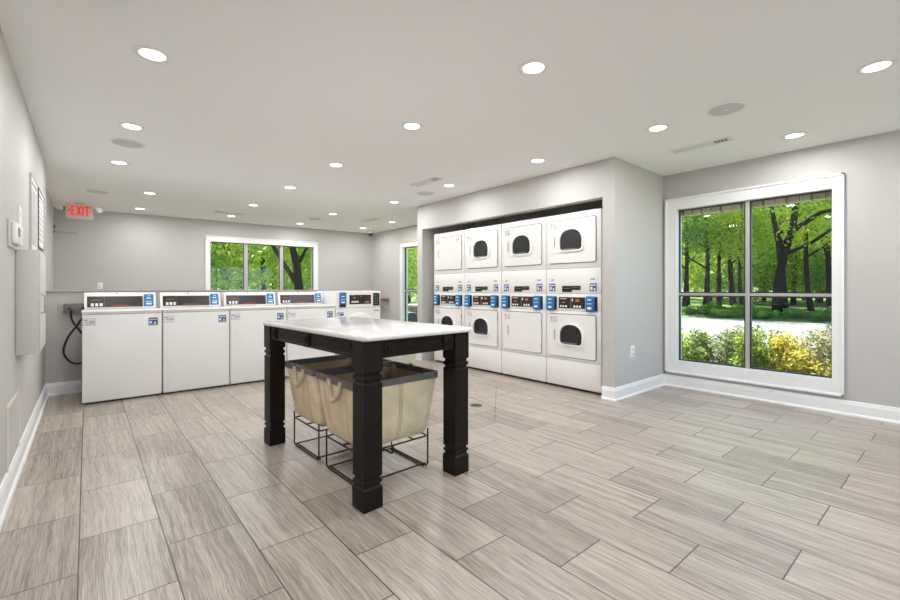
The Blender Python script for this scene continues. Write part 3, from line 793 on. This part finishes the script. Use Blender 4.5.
    for sx in (-1, 1):
        m.tube(fillet([(sx * fx, -fy, zb + .03), (sx * fx, -fy, .008), (sx * fx, fy, .008), (sx * fx, fy, zb + .03)], .03, 5), r, 8)
        m.tube([(sx * (fx - .02), -fy + .02, .008), (sx * (fx - .02), fy - .02, .008)], r, 8)
    m.tube(fillet([(-fx, -fy, zb - .018), (fx, -fy, zb - .018), (fx, fy, zb - .018), (-fx, fy, zb - .018)], .03, 4, True), r, 8, True)
    for sy in (-1, 1): m.tube([(-fx, sy * (fy - .03), .016), (fx, sy * (fy - .03), .016)], r, 8)
    m.tube([(-fx, 0, zb - .02), (fx, 0, zb - .02)], r, 8)
    m.tube(fillet([(-.02, -fy, zb - .018), (-.02, -fy, zb - .07), (-.02, fy, zb - .07), (-.02, fy, zb - .018)], .03, 4), r, 8)
    for sx in (-1, 1): m.tube([(sx * fx * .55, -fy, zb - .018), (sx * fx * .55, fy, zb - .018)], r * .8, 6)
    m.build('wire_frame', WIRE, root, True)
    return tag(root, label, 'laundry cart', 'canvas laundry carts under the table')
cart((1.437, 2.42, 0), math.radians(1), 'cream canvas laundry basket on wire frame under the table, nearer the camera')
cart((1.43, 2.965, 0), math.radians(1), 'cream canvas laundry basket on wire frame under the table, behind the nearer basket')

# ------------------------------------------------------------------ floor drain
fd = empty('floor_drain', (2.95, 3.07, 0))
m = MB(); m.lathe([(.062, 0), (.062, .002), (.050, .003), (.050, .001), (.001, .001)], 28); m.build('drain_body', mat('drain_body', (.12, .10, .09), .4, .7), fd, True)
m = MB()
for k in range(-3, 4):
    w_ = math.sqrt(max(.0001, .048 ** 2 - (k * .013) ** 2)); m.box(-w_, w_, k * .013 - .003, k * .013 + .003, .0012, .0025)
m.lathe([(.052, .001), (.052, .003), (.046, .003), (.046, .001)], 24)
m.build('grate', mat('drain_grate', (.30, .25, .20), .35, .8), fd)
tag(fd, 'small round metal floor drain right of the table leg', 'floor drain')
m = MB()
for a, b in (((2.75, 2.62), (3.73, 3.53)), ((2.66, 3.52), (3.39, 3.19)), ((3.02, 2.82), (3.15, 3.42)), ((3.39, 3.19), (3.75, 3.22))):
    a = Vector(a); b = Vector(b); d_ = (b - a).normalized(); n_ = Vector((-d_.y, d_.x)) * .0018
    vs = [m.b.verts.new((p_.x, p_.y, .0006)) for p_ in (a - n_, b - n_, b + n_, a + n_)]
    lo_ = [m.b.verts.new((p_.x, p_.y, -.001)) for p_ in (a - n_, b - n_, b + n_, a + n_)]
    m.b.faces.new(vs)
    for i in range(4): m.b.faces.new((vs[i], lo_[i], lo_[(i + 1) % 4], vs[(i + 1) % 4]))
g_ = m.build('grout_cut', mat('grout', (.10, .078, .06), .9), floor)

# ------------------------------------------------------------------ left wall fittings (wall face x = XL, facing +x)
ep = empty('electrical_panel', (XL, 0, 0))
m = MB(); m.box(0, .105, 3.83, 4.36, .735, 1.412, .006); m.build('cabinet', PANEL, ep, True)
m = MB(); m.box(.105, .112, 3.85, 4.34, .755, 1.392, .003); dr = m.build('door', PANEL, ep, True)
m = MB(); m.tube(fillet([(.110, 3.93, 1.0), (.130, 3.93, 1.0), (.130, 3.93, 1.12), (.110, 3.93, 1.12)], .008, 3), .006, 6); m.build('handle', CHROME, dr, True)
tag(ep, 'grey beige metal electrical cabinet mounted on the left wall', 'electrical cabinet')
def notice(y0, y1, z0, z1, label, frame, lines):
    root = empty('wall_notice', (XL, 0, 0))
    m = MB(); m.box(0, .010, y0, y1, z0, z1); m.build('board', mat('notice_paper', (.80, .80, .79), .5), root)
    if frame:
        m = MB(); t = .008
        m.box(0, .014, y0 - t, y0, z0 - t, z1 + t); m.box(0, .014, y1, y1 + t, z0 - t, z1 + t); m.box(0, .014, y0, y1, z0 - t, z0); m.box(0, .014, y0, y1, z1, z1 + t)
        m.build('frame', FRAMEB if frame == 2 else ALU, root)
    m = MB(); rnd = random.Random(int(y0 * 100)); z = z1 - .05
    m.box(.010, .0112, y0 + .08, y1 - .08, z - .012, z + .012); z -= .05
    while z > z0 + .05:
        m.box(.010, .0112, y0 + .04, y1 - .04 - rnd.random() * .2 * (y1 - y0), z - .004, z + .004); z -= .024 if lines else .05
    m.build('printed_lines', GREYP, root)
    tag(root, label, 'notice')
notice(4.67, 5.22, 1.47, 2.06, 'large printed white notice on the left wall above the electrical cabinet', 1, True)
notice(5.34, 5.95, 1.55, 2.07, 'dark framed white notice on the left wall, farther of the two large ones', 2, False)
notice(3.90, 4.07, 1.556, 1.70, 'small printed sign on the left wall just above the white wall box', 0, True)
wb = empty('wall_control_box', (XL, 0, 0))
m = MB(); m.box(0, .012, 3.46, 3.84, 1.40, 1.56, .004); m.build('backplate', PANEL, wb)
m = MB(); m.box(.012, .035, 3.52, 3.82, 1.425, 1.55, .008); bx_ = m.build('housing', TRIM, wb, True)
m = MB(); m.box(.035, .038, 3.56, 3.66, 1.47, 1.52); m.build('vent_slot', GREYP, bx_)
tag(wb, 'small white box mounted high on the left wall beside the small sign', 'wall box')
ap = empty('access_panel', (XL, 0, 0))
m = MB(); m.box(0, .004, 3.43, 3.94, .13, .48); m.build('door', WALL, ap)
m = MB(); t = .016
for (a, b, c, d) in ((3.41, 3.43, .11, .50), (3.94, 3.96, .11, .50), (3.43, 3.94, .11, .13), (3.43, 3.94, .48, .50)): m.box(0, .009, a, b, c, d, .002)
m.build('frame', CREAM, ap)
tag(ap, 'cream framed access panel low on the left wall above the baseboard', 'access panel')

# junction box, conduit and hose on the half wall
jb = empty('junction_box', (0, YB, 0))
m = MB(); m.box(-.195, .02, -.05, 0, .90, 1.0, .004); m.build('box', GREYM, jb, True)
m = MB()
for x in (-.15, -.03): m.lathe([(.016, -.052), (.016, -.050)], 12, (x, 0, .945), 'y')
m.build('knockout', BLACK, jb)
m = MB(); m.tube(fillet([(-.235, -.012, 1.02), (-.235, -.012, .875), (-.21, -.012, .862), (-.12, -.012, .862)], .02, 4), .006, 6); m.build('conduit', PANEL, jb, True)
tag(jb, 'dark grey electrical junction box on the half wall left of the first washer', 'junction box')
pts = []
ctl = [(-.13, -.06, .93), (-.135, -.07, .86), (-.11, -.08, .78), (-.04, -.085, .66), (.03, -.085, .54), (.02, -.085, .40), (-.06, -.085, .335), (-.14, -.085, .36), (-.195, -.085, .47), (-.165, -.085, .62), (-.09, -.10, .75), (-.04, -.10, .84), (.0, -.08, .90)]
V_ = [Vector(c) for c in ctl]
for i in range(len(V_) - 1):
    p0, p1, p2, p3 = V_[max(i - 1, 0)], V_[i], V_[i + 1], V_[min(i + 2, len(V_) - 1)]
    for k in range(6):
        t = k / 6; pts.append(.5 * ((2 * p1) + (p2 - p0) * t + (2 * p0 - 5 * p1 + 4 * p2 - p3) * t * t + (-p0 + 3 * p1 - 3 * p2 + p3) * t ** 3))
pts.append(V_[-1])
m = MB(); m.tube(pts, .010, 8)
tag(m.build('power_cord', RUBBER, smooth=True, loc=(0, YB, 0)), 'looped black cord hanging from the junction box beside the first washer', 'cord')

# right return wall outlet
ol = empty('wall_outlet', (4.545, YR, .475)); ol.scale = (1.25, 1, 1.15)
m = MB(); m.box(-.036, .036, -.006, 0, -.058, .058, .003); m.build('cover_plate', TRIM, ol, True)
m = MB()
for z in (-.022, .022): m.box(-.016, .016, -.009, -.005, z - .015, z + .015, .003)
so = m.build('socket', VENTW, ol)
m = MB()
for z in (-.022, .022):
    for x in (-.006, .006): m.box(x - .0015, x + .0015, -.0098, -.0088, z - .004, z + .007)
m.build('socket_slot', BLACK, so)
tag(ol, 'white wall outlet on the end wall between dryers and right window', 'outlet')

# ------------------------------------------------------------------ back wall fittings (local frame of the back wall, room side is -y)
def on_back(name, s, z): return empty(name, (A.x + (B - A).normalized().x * s, A.y + (B - A).normalized().y * s, z), BA)
sw = on_back('light_switch', .60, 1.22)
m = MB(); m.box(-.037, .037, -.006, 0, -.058, .058, .003); m.build('cover_plate', TRIM, sw, True)
m = MB(); m.box(-.008, .008, -.012, -.005, -.014, .014, .002); m.build('toggle', VENTW, sw)
tag(sw, 'white switch plate on the back wall just above the half wall ledge', 'light switch')
ex = empty('exit_sign', (-.092, 9.0, 2.385), 0)
m = MB(); m.box(-.165, .165, -.06, -.022, -.115, .115, .006); hs = m.build('housing', mat('exit_housing', (.66, .66, .62), .5), ex, True)
m = MB(); m.box(-.06, .06, -.055, -.025, .112, .144); m.build('mounting_plate', PANEL, ex)
m = MB(); m.box(-.152, .148, -.063, -.060, -.075, .105); fp = m.build('face', mat('exit_face', (.75, .42, .38), .5, emit=(1, .45, .38), es=.10), ex)
REDL = mat('exit_red', (.75, .02, .015), .4, emit=(1, .03, .02), es=.3)
m = MB(); y0, y1 = -.0655, -.063; zb_, zt_ = -.055, .09; sw_ = .016
def bar(a, b, c, d): m.box(a, b, y0, y1, c, d)
x = -.098  # E
bar(x, x + sw_, zb_, zt_); bar(x, x + .048, zt_ - .018, zt_); bar(x, x + .042, .008, .026); bar(x, x + .048, zb_, zb_ + .018)
x = -.040  # X
m.prism([(x, zb_), (x + .018, zb_), (x + .062, zt_), (x + .044, zt_)], 'y', y0, y1); m.prism([(x + .044, zb_), (x + .062, zb_), (x + .018, zt_), (x, zt_)], 'y', y0 - .0004, y1)
x = .033; bar(x, x + sw_, zb_, zt_)
x = .060; bar(x, x + .064, zt_ - .018, zt_); bar(x + .024, x + .040, zb_, zt_)
m.prism([(-.142, .018), (-.112, .045), (-.112, -.010)], 'y', y0, y1)
m.build('exit_lettering', REDL, ex)
for sx in (-1, 1):
    m = MB(); m.box(sx * .195 - .04, sx * .195 + .04, -.05, -.03, .02, .07, .006); am = m.build('lamp_arm', GREYM if sx < 0 else PANEL, ex, True)
    m = MB(); m.lathe([(.028, .02), (.042, -.04), (.044, -.05), (.001, -.052)], 20, (0, 0, 0), 'y'); lh = m.build('emergency_lamp', TRIM, ex, True)
    lh.location = (sx * .225, -.07, .035); lh.rotation_euler = (-.3, 0, sx * .4)
tag(ex, 'red lettered exit sign with two emergency lamp heads hanging at the back left corner', 'exit sign')
rd = empty('wall_rod', (-.425, 9.55, 2.11))
m = MB(); m.lathe([(.03, 0), (.03, .008), (.018, .014), (.018, .02)], 16, (0, 0, 0), 'x'); m.build('flange', GREYM, rd, True)
m = MB(); m.tube([(.01, 0, 0), (.30, -.02, -.005)], .011, 10); m.build('bar', mat('rod_grey', (.42, .42, .42), .4, .5), rd, True)
m = MB(); m.box(0, .03, -.02, .02, .05, .11, .004); m.build('bracket', GREYM, rd)
tag(rd, 'short grey metal rod sticking out of the left wall below the exit sign', 'rod')
cm = empty('dome_camera', (5.05, 8.80, H))
m = MB(); m.lathe([(.075, 0), (.075, -.05), (.066, -.06), (.001, -.06)], 28); m.build('mount', PANEL, cm, True)
m = MB(); m.lathe([(.060, -.060), (.058, -.08), (.045, -.105), (.02, -.118), (.001, -.12)], 28); m.build('dome', DARKGL, cm, True)
tag(cm, 'small dark security camera dome hanging from the ceiling in the far corner', 'camera')
sh = empty('wall_shelf', (XR, 8.78, .93))
m = MB(); m.box(-.42, 0, -.35, .28, -.02, .02, .004); m.build('shelf_board', SHELFW, sh)
for y in (-.25, .2):
    m = MB(); m.prism([(-.26, -.02), (0, -.02), (0, -.22), (-.02, -.22)], 'y', y, y + .02); m.build('bracket', PANEL, sh)
tag(sh, 'small brown wooden wall shelf in the far right corner behind the washers', 'shelf')
bx = MB(); bx.box(-.12, .12, -.10, .10, 0, .15, .01); bo = bx.build('storage_box', ENAMEL, smooth=True, loc=(5.05, 8.66, .95))
tag(bo, 'small white box standing on the brown wall shelf in the far corner', 'box')

# ------------------------------------------------------------------ outdoors
def hgt(x, y):
    d = max(x - 22.0, 0); e = max(y - 13, 0)
    k = min(d / 5, 1) * .45 + min(e / 6, 1) * .3
    return -.16 + k + (.05 * math.sin(x * .7) * math.cos(y * .5) if (x > 27 or y > 20) else 0)
m = MB(); nx, ny = 60, 60; gx0, gx1, gy0, gy1 = 5.58, 95, -45, 90
xs = [gx0 + (gx1 - gx0) * (i / nx) ** 1.5 for i in range(nx + 1)]
V = [[m.b.verts.new((x_, gy0 + (gy1 - gy0) * j / ny, hgt(x_, gy0 + (gy1 - gy0) * j / ny))) for j in range(ny + 1)] for x_ in xs]
for i in range(nx):
    for j in range(ny): m.b.faces.new((V[i][j], V[i + 1][j], V[i + 1][j + 1], V[i][j + 1]))
go = struct(m.build('ground', GROUND))
m = MB(); V = [[m.b.verts.new((-40 + 45.58 * i / 16, 10.2 + 80 * j / 30, hgt(0, 10.2 + 80 * j / 30))) for j in range(31)] for i in range(17)]
for i in range(16):
    for j in range(30): m.b.faces.new((V[i][j], V[i + 1][j], V[i + 1][j + 1], V[i][j + 1]))
struct(m.build('ground_behind', GROUND))
m = MB(); m.prism([(-12, -40), (5.5, -40), (5.5, YW - .25), (-12, YW - .25)], 'z', -.2, -.05); struct(m.build('ground_bounce', mat('bounce_concrete', (.50, .49, .47), .9, noise=(2, .05))))  # unseen pale slab added outside the rear windows to bounce light onto the ceiling
m = MB(); m.prism([(8.6, -40), (21.5, -40), (21.5, 15), (16, 40), (8.6, 40)], 'z', -.2, -.145); struct(m.build('road', ASPH))

def crown_mesh(name, n, blobs, size, seed, mtl):
    """leaf quads scattered through several ellipsoidal boughs"""
    rd_ = random.Random(seed); verts = []; faces = []
    tot = sum(b[3] for b in blobs)
    for (cx, cy, cz, wgt, rx, rz_) in blobs:
        for _ in range(int(n * wgt / tot)):
            while True:
                u, v, w = (rd_.uniform(-1, 1) for _ in range(3)); q_ = u * u + v * v + w * w
                if .12 < q_ <= 1: break
            p_ = Vector((cx + u * rx, cy + v * rx, cz + w * rz_)); s = size * rd_.uniform(.6, 1.3)
            nrm = Vector((rd_.gauss(0, 1), rd_.gauss(0, 1), rd_.gauss(0, .8) + .9)).normalized()
            a = nrm.orthogonal().normalized(); a.rotate(Matrix.Rotation(rd_.uniform(0, 6.28), 3, nrm)); b = nrm.cross(a)
            i0 = len(verts)
            verts += [p_ - a * s, p_ + b * s * .45 + nrm * s * .12, p_ + a * s, p_ - b * s * .45 + nrm * s * .12]
            faces.append((i0, i0 + 1, i0 + 2, i0 + 3))
    me = bpy.data.meshes.new(name); me.from_pydata([tuple(v) for v in verts], [], faces); me.materials.append(mtl); me.update()
    return me
def trunk(m, h, r, lean=(0, 0), rd_=random, limbs=5, z0=2.5):
    pts = []; tp = []
    for k in range(9):
        t = k / 8; pts.append((lean[0] * t * h + .12 * math.sin(t * 5 + lean[0] * 9) * (t > 0), lean[1] * t * h, h * t - .1)); tp.append(r * (1.25 if k == 0 else 1) * (1 - .75 * t))
    m.tube(pts, r, 10, taper=tp)
    for k in range(limbs):
        t = (z0 + (h * .85 - z0) * k / max(limbs - 1, 1)) / h; a = rd_.uniform(0, 6.28); L = h * .28 * (1.2 - t)
        b0 = Vector((lean[0] * t * h, lean[1] * t * h, h * t)); rr = r * (1 - .75 * t) * .5
        m.tube([b0, b0 + Vector((math.cos(a) * L * .5, math.sin(a) * L * .5, L * .35)), b0 + Vector((math.cos(a) * L, math.sin(a) * L, L * .8))], rr, 6, taper=[rr, rr * .7, rr * .25])
def make_tree(name, seed, h, r, mtl, bark, n, leaf, low, lean=(0, 0), spread=2.4):
    rd_ = random.Random(seed); root = empty(name)
    m = MB(); trunk(m, h, r, lean, rd_); m.build('trunk', bark, root, True)
    blobs = []
    for k in range(16):
        t = k / 15; z = low + (h - low) * t; rr = spread * (1 - .45 * t) * rd_.uniform(.5, .9); a = rd_.uniform(0, 6.28); d_ = spread * .55 * rd_.random()
        blobs.append((lean[0] * z + math.cos(a) * d_, lean[1] * z + math.sin(a) * d_, z, rr ** 2, rr, rr * .55))
    o = bpy.data.objects.new('foliage', crown_mesh('foliage', n, blobs, leaf, seed + 1, mtl)); C.objects.link(o); o.parent = root
    return root
protos = [make_tree('woodland_tree', 11, 8.5, .15, LEAF, BARK, 5500, .08, 3.9, (.01, .02), 2.3),
          make_tree('woodland_tree', 12, 8, .11, LEAFY, BARK, 5000, .08, 3.4, (.03, .02), 2.1),
          make_tree('woodland_tree', 13, 8.5, .14, LEAFY, BARK, 8000, .10, 1.2, (-.02, .03), 2.6),
          make_tree('woodland_tree', 14, 8, .10, LEAFY, BARK, 5000, .10, .9, (.02, -.03), 2.4),
          make_tree('woodland_tree', 15, 6, .08, LEAFY, BARK, 4200, .085, 1.2, (.02, -.03), 1.7),
          make_tree('woodland_tree', 16, 6.5, .10, LEAF, BARK, 3600, .085, 2.0, (-.03, .02), 1.8)]
used = [False] * 6
def put_tree(k, x, y, s, label, group):
    o = protos[k] if not used[k] else copy_tree(protos[k]); used[k] = True
    o.location = (x, y, hgt(x, y) - .05); o.scale = (s, s, s); o.rotation_euler = (0, 0, random.uniform(0, 6.28)); tag(o, label, 'tree', group)
random.seed(21)
GR = 'slim trees along the far edge of the road'; LR = 'slim dark trunked tree at the far edge of the road, seen through the right window'
GS = 'yellow green trees deeper in the wood'; LS = 'leafy yellow green tree deeper in the wood beyond the road'
for i, (x, y) in enumerate(((25.2, 9.6), (26.8, 10.0), (25.0, 8.5), (26.2, 8.2), (27.5, 7.9), (25.4, 6.9), (26.5, 5.4), (25.6, 4.2), (28.0, 3.9), (26.3, 2.9), (24.9, 10.6), (27.2, 11.6))):
    put_tree([0, 1][i % 2], x, y, random.uniform(.85, 1.1), LR, GR)
for row_, (xr, dy) in enumerate(((31, 2.6), (34.5, 3.0), (39, 3.4), (46, 4.2), (55, 5.5))):
    ylo, yhi = xr * .085 - 2, xr * .43 + 3
    y = ylo + (row_ % 2) * dy * .5
    while y < yhi:
        put_tree([2, 3][int(y * 7) % 2], xr + random.uniform(-1, 1), y + random.uniform(-.6, .6), random.uniform(.85, 1.15) * (1 + .1 * row_), LS, GS); y += dy
# the big leaning tree
bt = empty('large_tree', (24.0, 5.17, hgt(24, 5.17) - .05))
m = MB(); m.tube([(0, 0, 0), (.02, -.04, 1.5), (.05, -.25, 2.8), (.15, -.55, 4.0), (.3, -.75, 6.0), (.4, -.9, 9)], .5, 12, taper=[.23, .175, .16, .135, .10, .06])
m.tube([(.03, -.15, 2.4), (0, -.05, 3.4), (-.05, .2, 5.0), (-.1, .4, 8)], .3, 10, taper=[.13, .11, .08, .05])
m.tube([(.15, -.5, 3.8), (.1, -1.5, 4.5), (.05, -2.6, 4.7), (0, -3.8, 5.3)], .16, 8, taper=[.12, .09, .06, .03])
m.tube([(.05, -.3, 2.8), (.0, -1.2, 3.2), (-.1, -2.2, 4.0), (-.2, -3.0, 4.1)], .1, 8, taper=[.09, .07, .05, .02])
m.build('trunk', BARK, bt, True)
blobs = [(random.uniform(-1.5, 1.5), random.uniform(-4.0, 2.2), random.uniform(4.8, 8), 1, random.uniform(.8, 1.4), random.uniform(.35, .7)) for _ in range(18)]
o = bpy.data.objects.new('foliage', crown_mesh('foliage', 7000, blobs, .08, 77, LEAF)); C.objects.link(o); o.parent = bt
tag(bt, 'big dark trunked leaning tree, thickest of those across the road', 'tree')
# trees behind the back window and the far side window
GB = 'trees behind the back window'; LB = 'yellow green leafy tree seen through the back window'
for i in range(22):
    yy = (16.5, 19, 22, 26)[i % 4] + random.uniform(-.8, .8)
    x = yy * (.15 + .40 * (i + .5) / 22)
    put_tree([4, 5, 4, 4, 5][i % 5], x, yy, random.uniform(.85, 1.15), LB, GB)
ft = empty('forked_tree', (5.05, 13.2, hgt(5.05, 13.2) - .05))
m = MB(); m.tube([(0, 0, 0), (0, 0, 1.2), (-.08, .0, 2.1), (-.3, .1, 3.2), (-.5, .1, 5.5)], .2, 10, taper=[.17, .13, .115, .09, .06])
m.tube([(-.04, 0, 1.5), (-.45, 0, 2.1), (-1.0, 0, 3.0), (-1.3, 0, 4.6)], .12, 8, taper=[.09, .07, .06, .03])
m.tube([(0, 0, 2.2), (.35, 0, 2.9), (.8, .1, 4.2)], .08, 8, taper=[.05, .04, .02])
m.build('trunk', BARK, ft, True)
blobs = [(random.uniform(-1.6, 1.6), random.uniform(.5, 1.5), random.uniform(2.6, 6), 1, random.uniform(.5, .9), random.uniform(.3, .5)) for _ in range(12)]
o = bpy.data.objects.new('foliage', crown_mesh('foliage', 3000, blobs, .08, 78, LEAFY)); C.objects.link(o); o.parent = ft
tag(ft, 'dark forked tree trunk seen in the right pane of the back window', 'tree')
GF = 'trees beyond the far side window'
for i, (x, y) in enumerate(((13, 19), (15, 22.5), (17, 24.5), (13.5, 21.5), (18, 28), (21, 30), (12, 16.5), (24, 32), (16, 20.5))):
    put_tree([5, 4, 5, 4, 4, 5, 4, 5, 4][i], x, y, 1.0, 'green tree seen through the far side window past the dryers', GF)

def shrub(x, y, h, r, seed, mtl, label, group, n=2600, leaf=.028):
    rd_ = random.Random(seed); root = empty('flowering_shrub', (x, y, hgt(x, y) - .02))
    m = MB(); tips = []
    for k in range(12):
        a = rd_.uniform(0, 6.28); q_ = rd_.uniform(.3, 1) * r; hh = h * rd_.uniform(.7, 1.05) * (1 - .25 * (q_ / r) ** 2)
        tips.append((math.cos(a) * q_, math.sin(a) * q_, hh))
        m.tube([(0, 0, 0), (math.cos(a) * q_ * .5, math.sin(a) * q_ * .5, hh * .55), tips[-1]], .006, 5, taper=[.009, .006, .002])
    m.build('stems', BARKL, root)
    blobs = [(t[0], t[1], t[2] * .93, .7, .12, .12) for t in tips] + [(t[0] * .6, t[1] * .6, t[2] * .55, 1.2, .22, h * .28) for t in tips] + [(0, 0, h * .5, 3, r * .7, h * .33)]
    o = bpy.data.objects.new('foliage', crown_mesh('foliage', n, blobs, leaf, seed + 5, mtl)); C.objects.link(o); o.parent = root
    tag(root, label, 'shrub', group)
gh = 'shrubs outside the right window'
sl = ['shrub outside the right window, farthest left behind the left lower pane', 'shrub outside the right window, in the middle of the left lower pane', 'shrub outside behind the centre mullion of the right window',
      'yellow shrub outside, left half of the right lower pane', 'yellow shrub outside, middle of the right lower pane', 'tall dark sprigged shrub outside at the right end of the right lower pane']
for i, (x, y, h, r, mt_) in enumerate(((7.0, 3.05, .78, .5, HEDGE), (6.75, 2.55, .72, .45, HEDGE), (6.85, 2.05, .82, .42, HEDGE2), (6.7, 1.65, .80, .40, HEDGE), (6.75, 1.22, .78, .42, HEDGE), (6.75, .80, 1.02, .40, HEDGE2))):
    shrub(x, y, h, r, 40 + i, mt_, sl[i], gh, n=3800 if mt_ is HEDGE else 2400)
# verge undergrowth across the road
GV = 'undergrowth bushes along the far edge of the road'
first = None
for i in range(16):
    y = 1.0 + i * .85; x = 23 + random.uniform(-.5, .5)
    if first is None:
        root = empty('verge_bush')
        m = MB()
        for k in range(6): a = k * 1.05; m.tube([(0, 0, 0), (math.cos(a) * .35, math.sin(a) * .35, .5)], .01, 5)
        m.build('stems', BARKL, root)
        blobs = [(random.uniform(-.5, .5), random.uniform(-.5, .5), random.uniform(.15, .5), 1, .4, .25) for _ in range(8)]
        o = bpy.data.objects.new('foliage', crown_mesh('foliage', 1500, blobs, .08, 99, LEAF)); C.objects.link(o); o.parent = root; first = root
    else: root = copy_tree(first)
    root.location = (x, y, hgt(x, y) - .03); s = random.uniform(.5, .85); root.scale = (s, s, s); root.rotation_euler = (0, 0, random.uniform(0, 6))
    tag(root, 'low green bush along the far edge of the road', 'bush', GV)
# patio seen through the far side window
m = MB(); m.box(7.4, 7.7, 7.9, 11.5, -.1, .64); 
bwall = m.build('garden_wall', brickmat('pink_brick', (.26, .12, .085), (.22, .10, .07), (.25, .19, .16), 1.0)); 
m = MB(); m.box(7.35, 7.75, 7.88, 11.52, .64, .70, .006); m.build('coping', CAPM, bwall)
tag(bwall, 'low reddish brick garden wall with pale coping outside the far side window', 'garden wall')
ch = empty('patio_chair', (6.25, 8.95, -.16), .95); ch.scale = (1, 1, .78)
DB = mat('dark_blue_mesh', (.02, .045, .10), .5)
m = MB(); 
pts = [(0, -.27 , .52)] + [(0, -.27 * math.cos(PI * k / 12), .72 + .22 * math.sin(PI * k / 12)) for k in range(13)] + [(0, .27, .52)]
m.tube(pts, .018, 8); 
for k in range(-4, 5): y_ = k * .055; m.tube([(0, y_, .5), (-.01, y_, .72 + .22 * math.sqrt(max(0, 1 - (y_ / .27) ** 2)))], .010, 6)
m.prism([(-.25, .5)] + [(-.25 * math.cos(PI * k / 12), .72 + .20 * math.sin(PI * k / 12)) for k in range(13)] + [(.25, .5)], 'x', .004, .012)
m.build('backrest', DB, ch, True)
m = MB(); m.box(0, .46, -.26, .26, .44, .48, .015); m.build('seat', DB, ch)
for sx, sy in ((.02, -.25), (.02, .25), (.44, -.25), (.44, .25)):
    m = MB(); m.tube([(sx, sy, 0), (sx, sy, .45)], .014, 8); m.build('leg', DB, ch)
tag(ch, 'dark blue round backed patio chair outside the far side window', 'chair')
